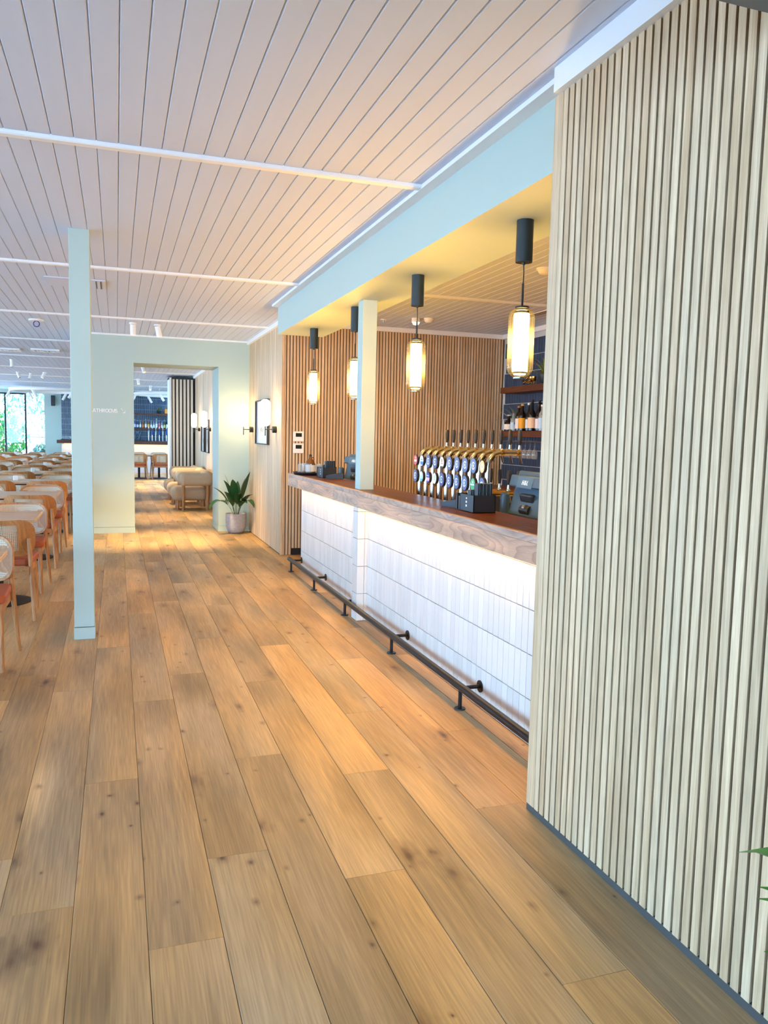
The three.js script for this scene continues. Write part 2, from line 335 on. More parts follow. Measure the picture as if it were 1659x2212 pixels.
{
  const w = struct('wall_lounge', 'flat timber board wall of the lounge beyond the opening', 'wall');
  part(w, 'backing', box(1.865, 2.1, 0, CH, -20, -12.72), M.backing);
  for (let k = 0; k < 36; k++) {
    const g = grain(prism(oct(0.1997, 0.02, 0.001), 0.012, 2.79, 'y'), 'y', 0.5, 3, rnd(), rnd()), l = rr(0.86, 1.04); tint(g, l, l, l);
    part(w, 'board', g, M.slat).position.set(1.85, 0, -12.82 - 0.2 * k);
  }
  part(w, 'cornice', box(1.80, 1.86, 2.79, CH, -20, -12.72), M.trim);
}
// bar back wall of stacked navy tiles (small in the picture: one part)
{
  const w = struct('wall_bar_back', 'bar back wall of stacked upright navy tiles with pale grout', 'wall');
  part(w, 'grout_bed', box(4.885, 5.1, 0, CH, -9.7, 4.2), M.paleGrout);
  const tiles = [], P = 0.0675, R = 0.198;
  for (let k = 0; k < 60; k++) for (let r = 0; r < 14; r++) { const off = r % 2 ? P / 2 : 0, z = -9.44 + P * k + off, y = 0.165 + R * r; if (y + R > 2.86) continue; tiles.push(box(4.878, 4.888, y + 0.003, y + R - 0.003, z + 0.003, z + P - 0.003)); }
  part(w, 'tiles', tiles, M.navyTile).userData.kind = 'stuff';
}

// ───────────────────────── the rest of the shell (behind and beside the camera, far end)
{
  const w = struct('wall_back', 'wall behind the camera with wide glazed doors', 'wall');
  part(w, 'wall_panel', [box(-9.2, -8.2, 0, CH, 4.2, 4.4), box(1.2, 5.1, 0, CH, 4.2, 4.4), box(-8.2, 1.2, 2.6, CH, 4.2, 4.4)], M.sage);
  const g = struct('window_1', 'row of tall black framed glass doors behind the camera', 'window');
  for (let k = 0; k < 7; k++) { const x = -8.2 + k * 9.4 / 7; part(g, 'frame', [box(x, x + 0.05, 0, 2.6, 4.25, 4.32), box(x + 0.05, x + 9.4 / 7, 2.54, 2.6, 4.25, 4.32)], M.blackMatt); part(g, 'pane', box(x + 0.05, x + 9.4 / 7, 0.0, 2.54, 4.28, 4.286), M.glass); }
  const l = struct('wall_left', 'glazed side wall of the dining room', 'wall');
  part(l, 'wall_panel', [box(-9.2, -9, 2.62, CH, -31.2, 4.2), box(-9.2, -9, 0, 0.1, -31.2, 4.2)], M.sage);
  part(struct('added_eave', 'unseen roof overhang added to shade the side glazing outside', 'roof'), 'soffit', [box(-10.2, -9.2, 2.85, 3.05, -31.2, 5.2), box(-9.2, 5.1, 2.9, 3.1, 4.4, 5.2)], M.trim);  // out-of-view overhang, added to cut the sky light entering the room
  const h = struct('window_2', 'long run of black framed glazing along the side of the dining room', 'window');
  for (let k = 0; k < 18; k++) { const z = 4.2 - k * 35.4 / 18, z2 = z - 35.4 / 18; part(h, 'frame', [box(-9.12, -9.05, 0.1, 2.62, z - 0.06, z), box(-9.12, -9.05, 2.56, 2.62, z2, z - 0.06)], M.blackMatt); part(h, 'pane', box(-9.09, -9.084, 0.1, 2.56, z2, z - 0.06), M.glass); }
  part(struct('wall_entrance', 'plain wall closing the bar behind the slatted panel', 'wall'), 'wall_panel', [box(1.60, 1.70, 0, CH, 1.2, 4.2), box(1.70, 4.9, 0, CH, 1.0, 1.2)], M.sage);
}
const FZ = -31;
{
  const w = struct('wall_far_end', 'pale sage end wall of the far dining room beside the windows', 'wall');
  part(w, 'wall_panel', [box(-9.2, -1.90, 2.73, CH, FZ - 0.2, FZ), box(-2.46, -1.90, 0, 2.73, FZ - 0.2, FZ), box(-9.2, -2.46, 0, 0.12, FZ - 0.2, FZ)], M.sage);
  const t = struct('wall_far_bar', 'navy tiled wall behind the far bar', 'wall'), tiles = [];
  part(t, 'grout_bed', box(-1.90, 5.1, 0, CH, FZ - 0.2, FZ), M.paleGrout);
  for (let k = 0; k < 56; k++) for (let r = 0; r < 14; r++) { const x = -1.9 + k * 0.07, y = 0.06 + r * 0.2 + 0.003; tiles.push(box(x + 0.005, x + 0.065, y, y + 0.192, FZ, FZ + 0.008)); }
  part(t, 'tiles', tiles, M.navyTile).userData.kind = 'stuff';
  const g = struct('window_3', 'tall black framed windows looking onto garden trees at the far end', 'window');
  for (let k = 0; k < 10; k++) {
    const x1 = -2.46 - k * 0.665, x0 = x1 - 0.665;
    part(g, 'pane', box(x0 + 0.05, x1, 0.12, 2.73, FZ - 0.11, FZ - 0.104), M.glass);
    part(g, 'frame', [box(x0, x0 + 0.055, 0.12, 2.73, FZ - 0.15, FZ - 0.06), ...(k ? [box(x0, x1, 2.68, 2.73, FZ - 0.15, FZ - 0.06)] : [])], M.blackMatt);
  }
  part(struct('wall_far_side', 'side wall of the far dining room past the folded partition', 'wall'), 'wall_panel', box(3.0, 3.2, 0, CH, FZ, -20.2), M.sage);
  part(struct('wall_lounge_end', 'short return wall behind the folded partition', 'wall'), 'wall_panel', box(1.865, 3.2, 0, CH, -20.2, -20), M.sage);
}

// ───────────────────────── bar: tiled front, timber top, rail, light strip
const BAR0 = -8.333, BAR1 = -1.6;
const tileGeo = {};
function tileShape(w, h, face) {                       // a tile with eased front edges; face 'x' looks to -x, 'z' looks to +z
  const key = [w, h, face].map((v) => typeof v === 'number' ? v.toFixed(4) : v).join();
  return tileGeo[key] ??= (() => {
    const e = 0.0016, d = 0.009, P = [[-w / 2, -h / 2], [w / 2, -h / 2], [w / 2, h / 2], [-w / 2, h / 2]], I = P.map(([a, b]) => [a - Math.sign(a) * e, b - Math.sign(b) * e]), pos = [];
    const at = ([a, b], t) => face === 'x' ? [-t, b, a] : [a, b, t];
    const quad = (A, B, C, D) => pos.push(...A, ...B, ...C, ...A, ...C, ...D);
    for (let i = 0; i < 4; i++) { const j = (i + 1) % 4; quad(at(P[i], 0), at(P[j], 0), at(P[j], d - e), at(P[i], d - e)); quad(at(P[i], d - e), at(P[j], d - e), at(I[j], d), at(I[i], d)); }
    quad(at(I[0], d), at(I[1], d), at(I[2], d), at(I[3], d));
    const g = new THREE.BufferGeometry(); g.setAttribute('position', new THREE.Float32BufferAttribute(pos, 3)); g.computeVertexNormals(); return g;
  })();
}
const rows = [[0.004, 0.226], [0.2275, 0.4485], [0.4500, 0.6705], [0.6720, 0.8885], [0.8900, 0.936]];
function tileField(parent, z0, z1, x) {
  const n = Math.round((z1 - z0) / 0.0622), p = (z1 - z0) / n;
  for (let k = 0; k < n; k++) for (const [a, b] of rows) { const m = part(parent, 'tile', tileShape(p - 0.0038, b - a - 0.002, 'x'), rnd() < 0.5 ? M.tile : M.tile2); m.position.set(x + 0.009 + rr(-0.0004, 0.0004), (a + b) / 2, z0 + p * (k + 0.5)); }
}
{
  const a = thing('tiled_bar', 'white tiled bar front between the tiled pier and the slatted panel', 'bar');
  part(a, 'carcass', box(1.9085, 2.10, 0, 0.934, -5.95, BAR1), M.grout); tileField(a, -5.945, -2.71, 1.90);
  const b = thing('tiled_bar', 'white tiled bar front at the far end of the bar past the pier', 'bar');
  part(b, 'carcass', box(1.9085, 2.10, 0, 0.934, BAR0, -6.09), M.grout); tileField(b, BAR0, -6.095, 1.90);
  part(b, 'end_panel', box(1.902, 2.10, 0, 0.936, BAR0 - 0.012, BAR0), M.tile);
  const c = thing('tiled_pier', 'narrow white tiled pier standing proud of the bar front', 'pier');
  part(c, 'core', box(1.825, 2.0, 0, 0.934, -6.088, -5.955), M.grout);
  for (const [p, q] of rows) {
    const h = q - p - 0.002, y = (p + q) / 2;
    for (const [x0, x1] of [[1.816, 1.876], [1.8775, 1.908]]) part(c, 'tile', tileShape(x1 - x0 - 0.0015, h, 'z'), M.tile).position.set((x0 + x1) / 2, y, -5.955);
    for (const z of [-6.062, -6.016, -5.969]) part(c, 'tile', tileShape(0.0445, h, 'x'), M.tile2).position.set(1.825, y, z);
  }
}
{
  const t = thing('bar_counter', 'long glossy red brown hardwood bar top with a deep edge of mixed timber', 'counter');
  let z = -8.41; for (let k = 0; k < 5; k++) { const z1 = z + 1.37; part(t, 'top_board', [0, 1, 2].map((j) => grain(prism(oct(0.1095, 0.03, 0.0006).map(([a, b]) => [a + 1.8525 + 0.11 * j, b + 1.053]), z, Math.min(z1, -1.62), 'z'), 'z', 0.5, 1.6, rnd(), rnd())), M.gumTop); z = z1; }
  const lip = (y0, y1, cuts, tones) => cuts.slice(0, -1).forEach((c, i) => {
    const d = 0.028, g = prism([[1.77, y0], [1.77 + d, y0], [1.77 + d, y1], [1.7725, y1], [1.77, y1 - 0.0025]], c + 0.0003, cuts[i + 1] - 0.0003, 'z');
    grain(g, 'z', 0.22, 1.5, rnd(), rnd()); const q = tones[i % tones.length]; tint(g, ...q); part(t, 'edge_block', g, M.gumEdge);
  });
  const A = [[0.92, 0.9, 0.88], [1.12, 0.98, 0.88], [1.0, 1.0, 1.0], [1.1, 1.0, 0.92]], B = [[0.95, 0.98, 1.02], [0.85, 0.88, 0.95], [1.0, 0.96, 0.92]];
  lip(1.034, 1.068, [-8.42, -7.3, -6.2, -5.1, -4.15, -3.0, -1.62], B);
  lip(0.936, 1.0335, [-8.42, -7.95, -6.55, -5.78, -4.62, -4.32, -2.6, -1.62], A);
  part(t, 'end_cap', tint(grain(prism([[1.77, 0.936], [2.128, 0.936], [2.128, 1.068], [1.77, 1.068]], -8.432, -8.42, 'z'), 'x', 0.22, 1.5), 1, 0.95, 0.9), M.gumEdge);
  part(t, 'underside', box(1.80, 2.12, 0.996, 1.037, -8.41, -1.62), M.backing);
}
{
  const l = thing('light_strip', 'warm light strip hidden under the bar edge', 'light');
  for (const [a, b] of [[-8.36, -6.1], [-5.94, -2.72]]) {
    part(l, 'channel', box(1.842, 1.862, 0.988, 0.996, a, b), M.white); part(l, 'diffuser', box(1.845, 1.859, 0.985, 0.988, a + 0.01, b - 0.01), M.led);
    const r = new THREE.RectAreaLight(LED, LAMP.strip, 0.014, b - a - 0.02); r.name = 'bar_strip'; r.position.set(1.852, 0.983, (a + b) / 2); r.rotation.x = -Math.PI / 2; scene.add(r);
  }
}
{
  const r = thing('foot_rail', 'black round foot rail along the foot of the tiled bar', 'rail');
  part(r, 'rail', [bar(V(1.788, 0.125, -8.42), V(1.788, 0.125, -2.0), 0.0225, 0.0225, 20), T(new THREE.SphereGeometry(0.0225, 16, 8), 1.788, 0.125, -8.42)], M.blackMetal);
  for (const z of [-8.31, -7.26, -6.18, -5.0, -3.85, -2.7]) {
    const p = part(r, 'post', bar(V(1.788, 0, z), V(1.788, 0.125, z), 0.011, 0.011, 14), M.blackMetal); part(p, 'floor_flange', T(cyl(0.033, 0.031, 0.006, 24), 1.788, 0.003, z), M.blackMetal);
    const b = part(r, 'bracket', bar(V(1.788, 0.125, z + 0.02), V(1.9, 0.125, z + 0.02), 0.011, 0.011, 14), M.blackMetal); part(b, 'wall_flange', T(cyl(0.034, 0.034, 0.006, 24).rotateZ(Math.PI / 2), 1.896, 0.125, z + 0.02), M.blackMetal);
  }
}
{
  const c = thing('back_counter', 'low steel work counter behind the raised bar top', 'counter');
  part(c, 'worktop', box(2.13, 2.75, 0.88, 0.92, -8.1, -1.7), M.steel); part(c, 'cabinet', box(2.16, 2.70, 0, 0.88, -8.05, -1.75), M.blackMatt);
  const d = thing('back_bar_cabinet', 'dark cabinet under the bottle shelves', 'cabinet');
  part(d, 'body', box(4.40, 4.872, 0, 0.86, -9.0, -2), M.blackMatt); part(d, 'worktop', box(4.36, 4.872, 0.86, 0.90, -9.02, -2), M.shelfWood);
}

// ───────────────────────── lamps
const shadeProfile = (r, h, c) => { const p = [[r * 0.45, 0]]; for (let i = 0; i <= 6; i++) { const a = -Math.PI / 2 + (i / 6) * Math.PI / 2; p.push([r - c + c * Math.cos(a), c + c * Math.sin(a)]); } for (let i = 0; i <= 6; i++) { const a = (i / 6) * Math.PI / 2; p.push([r - c + c * Math.cos(a), h - c + c * Math.sin(a)]); } p.push([r * 0.45, h]); return p; };
function ribbed(r, h, c, ribs = 20) {
  const g = lathe(shadeProfile(r, h, c), ribs * 6), p = g.attributes.position;
  for (let i = 0; i < p.count; i++) { const x = p.getX(i), z = p.getZ(i), a = Math.atan2(z, x), k = 1 + 0.035 * Math.abs(Math.cos(a * ribs / 2)); p.setXYZ(i, x * k, p.getY(i), z * k); }
  g.computeVertexNormals(); return g;
}
const pShade = ribbed(0.062, 0.335, 0.05), pCore = lathe([[0, 0.012], [0.028, 0.012], [0.038, 0.03], [0.038, 0.305], [0.028, 0.323], [0, 0.323]], 24);
[['nearest the slatted panel', -3.485], ['second along from the slatted panel', -4.915], ['half hidden behind the sage post', -6.33], ['farthest down the bar', -7.785]].forEach(([w, z]) => {
  const l = thing('pendant_lamp', `ribbed amber glass pendant lamp over the bar, ${w}`, 'pendant lamp', [1.882, 0, z], 0, 'pendant lamps over the bar');
  part(l, 'canopy', [T(cyl(0.041, 0.041, 0.198, 32), 0, 2.451, 0), T(cyl(0.006, 0.01, 0.012, 12), 0, 2.346, 0)], M.greenCan);
  part(l, 'cord', tube([[0, 2.345, 0], [0.002, 2.30, 0], [0.001, 2.25, 0]], 0.0028, 8, 6), M.blackMatt);
  part(l, 'rod', T(cyl(0.0055, 0.0055, 0.115, 10), 0.0, 2.195, 0), M.blackMatt);
  part(l, 'top_cap', T(cyl(0.034, 0.034, 0.007, 24), 0, 2.138, 0), M.blackMetal);
  part(l, 'shade', T(pShade.clone(), 0, 1.80, 0), M.amberGlass); part(l, 'diffuser', T(pCore.clone(), 0, 1.80, 0), M.glow);
  part(l, 'light_plugs', [T(cyl(0.036, 0.036, 0.116, 20), 0, 2.062, 0), T(cyl(0.036, 0.036, 0.10, 20), 0, 1.868, 0)], M.blackMetal);  // hidden plugs added inside the diffuser to block light going up and down
  part(l, 'bottom_cap', T(cyl(0.03, 0.03, 0.007, 24), 0, 1.797, 0), M.steel);
  const p = new THREE.PointLight(AMBER, LAMP.pendant); p.name = 'pendant_bulb'; p.position.set(1.882, 1.965, z); p.shadow.radius = 2; scene.add(p);
});
const sShade = lathe(shadeProfile(0.062, 0.33, 0.05).map(([r, y], i, a) => [i === 0 || i === a.length - 1 ? 0.001 : r, y]), 28);
function sconce(label, x, z) {
  const l = thing('wall_lamp', label, 'wall lamp', [x, 1.545, z], 0, 'capsule wall lamps');
  part(l, 'backplate', T(cyl(0.042, 0.042, 0.05, 28).rotateZ(Math.PI / 2), -0.025, 0, 0), M.blackMatt);
  part(l, 'arm', bar(V(-0.05, 0, 0), V(-0.14, 0, 0), 0.006), M.blackMatt);
  part(l, 'stem', bar(V(-0.14, -0.08, 0), V(-0.14, 0.04, 0), 0.006), M.blackMatt);
  part(l, 'shade', T(sShade.clone(), -0.14, 0.04, 0), M.glow);
  const p = new THREE.PointLight(WARM, LAMP.sconce); p.name = 'sconce_bulb'; p.position.set(x - 0.14, 1.545 + 0.2, z); p.shadow.radius = 2; scene.add(p);
}
sconce('glowing capsule wall lamp on the timber wall nearest the far corner', 1.90, -11.58);
sconce('glowing capsule wall lamp on the timber wall nearest the bar, beside the picture', 1.90, -9.80);
sconce('glowing capsule wall lamp in the lounge beside the folded partition', 1.84, -18.7);
sconce('glowing capsule wall lamp in the lounge just past the opening jamb', 1.84, -16.5);
const art = canvasTex(256, 384, (c, w, h) => { c.fillStyle = '#eef0ef'; c.fillRect(0, 0, w, h); c.fillStyle = '#d9d2c4'; c.beginPath(); c.ellipse(120, 250, 46, 30, 0.3, 0, 7); c.fill(); c.strokeStyle = '#b9b4aa'; c.lineWidth = 4; c.beginPath(); c.moveTo(80, 300); c.quadraticCurveTo(130, 190, 180, 240); c.stroke(); });
function picture(label, x, z0, z1, y0, y1) {
  const p = thing('picture', label, 'picture', [x, y0, (z0 + z1) / 2]), w = z1 - z0, h = y1 - y0, f = 0.014;
  part(p, 'frame', [box(-0.035, 0, 0, f, -w / 2, w / 2), box(-0.035, 0, h - f, h, -w / 2, w / 2), box(-0.035, 0, f, h - f, -w / 2, -w / 2 + f), box(-0.035, 0, f, h - f, w / 2 - f, w / 2)], M.blackMatt);
  const g = new THREE.PlaneGeometry(w - 2 * f, h - 2 * f).rotateY(-Math.PI / 2).translate(-0.012, h / 2, 0); part(p, 'print', g, phy({ map: art, roughness: 0.12 }));
}
picture('black framed pale print on the timber wall between two lamps', 1.90, -11.21, -10.27, 1.342, 1.948);
picture('black framed pale print in the lounge nearest the opening', 1.84, -17.3, -16.75, 1.05, 1.75);
picture('black framed pale print in the lounge nearest the partition', 1.84, -18.2, -17.6, 1.05, 1.75);

// ───────────────────────── ceiling fittings
function spotlight(label, x, z, tx, tz, tilt, lit) {
  const s = thing('spotlight', label, 'spotlight', [x, CH, z], 0, 'small white ceiling spotlights');
  part(s, 'base', T(cyl(0.045, 0.045, 0.02, 20), 0, -0.01, 0), M.white);
  const d = V(tx, -tilt, tz).normalize(), h = part(s, 'head', bar(V(0, -0.02, 0).addScaledVector(d, -0.0), V(0, -0.02, 0).addScaledVector(d, 0.13), 0.036, 0.036, 20), M.white);
  part(h, 'lens', bar(V(0, -0.02, 0).addScaledVector(d, 0.131), V(0, -0.02, 0).addScaledVector(d, 0.133), 0.03, 0.03, 20), lit ? M.led : M.blackMatt);
  if (lit) { const l = new THREE.SpotLight(WARM, LAMP.spot * lit, 0, 0.5, 0.7); l.name = 'spot_beam'; l.position.set(x, CH - 0.02, z).addScaledVector(d, 0.145); l.target.position.copy(l.position).addScaledVector(d, 2); scene.add(l, l.target); }
}
spotlight('white ceiling spotlight above the aisle, nearer the dining tables of the pair', 0.21, -10.62, 0.02, -0.2, 1, 1);
spotlight('white ceiling spotlight above the aisle, nearer the bar of the pair', 0.51, -10.65, 0.22, -0.2, 1, 1);
spotlight('white spotlight tube above the middle dining rows', -1.97, -17.47, 0, 0, 1, 0);
spotlight('white tilted spotlight over the far dining rows, leftmost of three', -2.28, -21.28, 0.4, 0.1, 1, 0);
spotlight('white tilted spotlight over the far dining rows, middle of three', -2.01, -21.59, -0.3, 0.1, 1, 0);
spotlight('white tilted spotlight over the far dining rows, rightmost of three', -1.65, -21.01, -0.5, 0.1, 1, 0.8);
spotlight('white spotlight on the lounge ceiling just inside the opening', 0.53, -17.54, 0.3, 0.35, 1, 0.8);
spotlight('unseen white spotlight added on the lounge ceiling behind the opening head', 0.75, -14.2, 0.05, 0.1, 1, 0.9);  // out-of-view spot added to brighten the lounge floor
spotlight('white spotlight on the lounge ceiling second from the opening', 0.55, -22.0, 0.1, 0.3, 1, 1.4);
spotlight('white spotlight on the lounge ceiling deepest in view', 0.99, -25.1, -0.1, 0.5, 1, 1.2);
function disc(label, name, x, z, geos) { const d = thing(name, label, 'detector', [x, CH, z]); geos.forEach(([n, g, m]) => part(d, n, g, m)); return d; }
disc('white ceiling beacon with a blue lens above the dining tables', 'emergency_light', -0.94, -10.91, [['base', T(cyl(0.09, 0.09, 0.02, 28), 0, -0.01, 0), M.white], ['lens', T(new THREE.TorusGeometry(0.035, 0.006, 8, 24), 0, -0.055, 0), std({ color: 0x3448a8, roughness: 0.3 })]]);
const dome = lathe([[0, -0.05], [0.03, -0.048], [0.05, -0.035], [0.06, -0.012], [0.062, 0]], 24);
disc('white smoke detector on the bar ceiling near the glowing downlight', 'smoke_detector', 3.42, -8.55, [['base', T(cyl(0.055, 0.055, 0.012, 24), 0, -0.006, 0), M.white], ['dome', dome, M.white]]);
disc('white dome detector on the bar ceiling next to the slatted panel edge', 'dome_detector', 3.25, -5.66, [['base', T(cyl(0.07, 0.07, 0.012, 24), 0, -0.006, 0), M.white], ['dome', dome, M.white]]);
disc('small white sprinkler head on the bar ceiling by the sage post', 'sprinkler', 2.98, -8.87, [['plate', T(cyl(0.04, 0.04, 0.008, 20), 0, -0.004, 0), M.white], ['nozzle', T(cyl(0.008, 0.012, 0.03, 10), 0, -0.02, 0), M.steel]]);
function downlight(label, x, z, power = 1) {
  const d = thing('downlight', label, 'downlight', [x, CH, z]); part(d, 'housing', T(cyl(0.05, 0.05, 0.05, 24), 0, -0.025, 0), M.white); part(d, 'lens', T(lathe([[0, -0.03], [0.03, -0.022], [0.042, 0]], 20), 0, -0.051, 0), M.glow);
  const l = new THREE.SpotLight(AMBER, LAMP.down * power, 0, 1.1, 0.6); l.name = 'downlight_beam'; l.position.set(x, CH - 0.09, z); l.target.position.set(x, 0, z); scene.add(l, l.target);
}
downlight('small glowing downlight on the bar ceiling near the end wall', 3.28, -8.60, 0.12);
for (const [z, w] of [[-6.4, 'middle'], [-4.4, 'near']]) downlight(`small glowing downlight over the ${w} bar shelves behind the slatted panel`, 4.1, z);
{
  const a = thing('air_outlet', 'flush pale ceiling air panel behind the aisle post', 'vent', [-0.345, CH, -8.0]);
  part(a, 'plate', T(rbox(0.52, 0.012, 0.45, 0.004, 1), 0, -0.004, 0), M.ceil); for (const x of [0.175, 0.215]) part(a, 'slot', box(x, x + 0.012, -0.0115, -0.009, -0.2, 0.2), M.sageDark);
  for (const [x, z, l] of [[-1.15, -15.0, 'white ceiling air grille with slots, nearer the aisle post'], [-1.8, -15.2, 'white ceiling cassette vent at the frame edge of the dining ceiling']]) {
    const v = thing('air_grille', l, 'vent', [x, CH, z]); part(v, 'frame', [box(-0.23, 0.23, -0.03, 0, -0.17, -0.13), box(-0.23, 0.23, -0.03, 0, 0.13, 0.17), box(-0.23, -0.18, -0.03, 0, -0.13, 0.13), box(0.18, 0.23, -0.03, 0, -0.13, 0.13)], M.white);
    for (let k = 0; k < 6; k++) part(v, 'slat', box(-0.15 + k * 0.055, -0.13 + k * 0.055, -0.026, 0, -0.13, 0.13), M.white); part(v, 'backing', box(-0.18, 0.18, -0.004, 0.0, -0.13, 0.13), M.sageDark);
  }
  const s = thing('slot_diffuser', 'black slot air diffuser in the bar ceiling above the bottle shelves', 'vent', [4.35, CH, -7.0]); part(s, 'frame', box(-0.06, 0.06, -0.006, 0.002, -1.1, 1.1), M.trim); for (const x of [-0.03, 0.015]) part(s, 'slot', box(x, x + 0.018, -0.008, -0.006, -1.06, 1.06), M.blackMatt);
}
function ringLight(label, x, z, r) {
  const o = thing('ring_light', label, 'light fitting', [x, 2.70, z]);
  part(o, 'ring', new THREE.TorusGeometry(r, 0.06, 10, 48).rotateX(Math.PI / 2), M.white);
  for (let k = 0; k < 4; k++) part(o, 'hanger', bar(V(r * Math.cos(k * 1.57 + 0.4), 0, r * Math.sin(k * 1.57 + 0.4)), V(r * Math.cos(k * 1.57 + 0.4), 0.15, r * Math.sin(k * 1.57 + 0.4)), 0.008, 0.008, 6), M.white);
  for (let k = 0; k < 6; k++) { const a = k * 1.047 + 0.9, p = V(r * Math.cos(a), -0.04, r * Math.sin(a)); part(o, 'spot_head', bar(p, p.clone().add(V(k % 2 ? 0.12 : -0.12, -0.22, 0.02)), 0.04, 0.04, 12), M.white); }
}
ringLight('white suspended ring of spotlights in front of the far windows', -2.0, -27.4, 1.15);
ringLight('white suspended ring of spotlights in front of the far bar', 1.75, -27.4, 1.15);
{
  const s = thing('speaker', 'black box loudspeaker on the far sage wall beside the window', 'loudspeaker', [-2.165, 2.3, FZ + 0.09]); part(s, 'cabinet', T(rbox(0.135, 0.375, 0.14, 0.015), 0, 0.19, 0.02), M.blackMatt); part(s, 'bracket', box(-0.03, 0.03, 0.15, 0.22, -0.09, -0.04), M.blackMatt); part(s, 'grille', T(rbox(0.115, 0.34, 0.012, 0.004, 1), 0, 0.19, 0.092), M.blackPlastic);
}

// ───────────────────────── sign
{
  const font = await new FontLoader().loadAsync('fonts/droid/droid_sans_bold.typeface.json');
  const s = thing('bathroom_sign', 'raised pale lettering reading bathrooms with an arrow on the far wall', 'sign', [0, 0, -11.95]), word = 'BATHROOMS', w = 0.0425;
  [...word].forEach((ch, i) => { const g = new TextGeometry(ch, { font, size: 0.052, depth: 0.008, curveSegments: 3 }); g.computeBoundingBox(); const b = g.boundingBox; part(s, 'letter', T(g, 0.022 - (word.length - i) * w + w / 2 - (b.max.x + b.min.x) / 2, 1.741, 0), M.white); });
  part(s, 'arrow', [bar(V(0.062, 1.803, 0.004), V(0.118, 1.742, 0.004), 0.005, 0.005, 6), bar(V(0.118, 1.742, 0.004), V(0.118, 1.778, 0.004), 0.005, 0.005, 6), bar(V(0.118, 1.742, 0.004), V(0.084, 1.742, 0.004), 0.005, 0.005, 6)], M.white);
}

// ───────────────────────── things on the bar
const badgeTex = (draw) => std({ map: canvasTex(128, 128, (c, w, h) => { c.save(); draw(c, w, h); c.restore(); }), roughness: 0.35 });
const logo = (c, bg, ink) => { c.fillStyle = bg; c.fillRect(0, 0, 128, 128); c.strokeStyle = ink; c.lineWidth = 10; c.beginPath(); c.arc(64, 64, 29, 0.5, 5.6); c.stroke(); c.lineWidth = 7; c.beginPath(); c.moveTo(74, 50); c.lineTo(56, 64); c.lineTo(74, 78); c.moveTo(56, 64); c.lineTo(80, 64); c.stroke(); };
const plain = (bg, bits) => (c) => { c.fillStyle = bg; c.fillRect(0, 0, 128, 128); for (const [col, x, y, w, h] of bits) { c.fillStyle = col; c.fillRect(x, y, w, h); } };
const badges = {
  navy: badgeTex((c) => logo(c, '#44558e', '#dff3f5')), red: badgeTex(plain('#c23a48', [['#f4d8d4', 22, 58, 84, 26], ['#e9b8b4', 48, 26, 32, 20]])), sea: badgeTex(plain('#dbeef2', [['#2f8fcf', 20, 44, 88, 12], ['#2f6fc4', 0, 74, 128, 40]])), cream: badgeTex(plain('#efeee2', [['#6f7a58', 48, 24, 32, 34], ['#b58a72', 28, 66, 72, 12], ['#2b2b2b', 0, 104, 128, 24]])),
  orange: badgeTex((c) => { c.fillStyle = '#f2b568'; c.fillRect(0, 0, 128, 128); c.fillStyle = '#f8e4c0'; c.beginPath(); c.arc(64, 64, 34, 0, 7); c.fill(); c.fillStyle = '#b8a070'; c.fillRect(50, 50, 28, 28); }), aqua: badgeTex(plain('#a9dbe2', [['#ecf6f6', 24, 22, 80, 30], ['#43b9bf', 0, 92, 128, 36]])), blush: badgeTex(plain('#2f4fc0', [['#ffffff', 30, 38, 68, 8], ['#f2b6c8', 0, 66, 128, 40]])), mint: badgeTex(plain('#dff1ee', [['#3aa6a6', 30, 34, 68, 6], ['#3aa6a6', 26, 56, 76, 6], ['#4a9fb0', 30, 78, 68, 6]])), green: badgeTex(plain('#2fae6c', [['#cfeedd', 0, 60, 128, 16], ['#d9c9a0', 50, 28, 28, 24]])),
};
const upper = ['red', 'sea', 'navy', 'navy', 'cream', 'navy', 'navy', 'navy', 'navy', 'orange'], lower = ['navy', 'aqua', 'blush', 'mint', 'navy', 'navy', 'navy', 'navy', 'green', 'navy'];
const nth = ['first', 'second', 'third', 'fourth', 'fifth', 'sixth', 'seventh', 'eighth', 'ninth', 'tenth', 'eleventh', 'twelfth'];
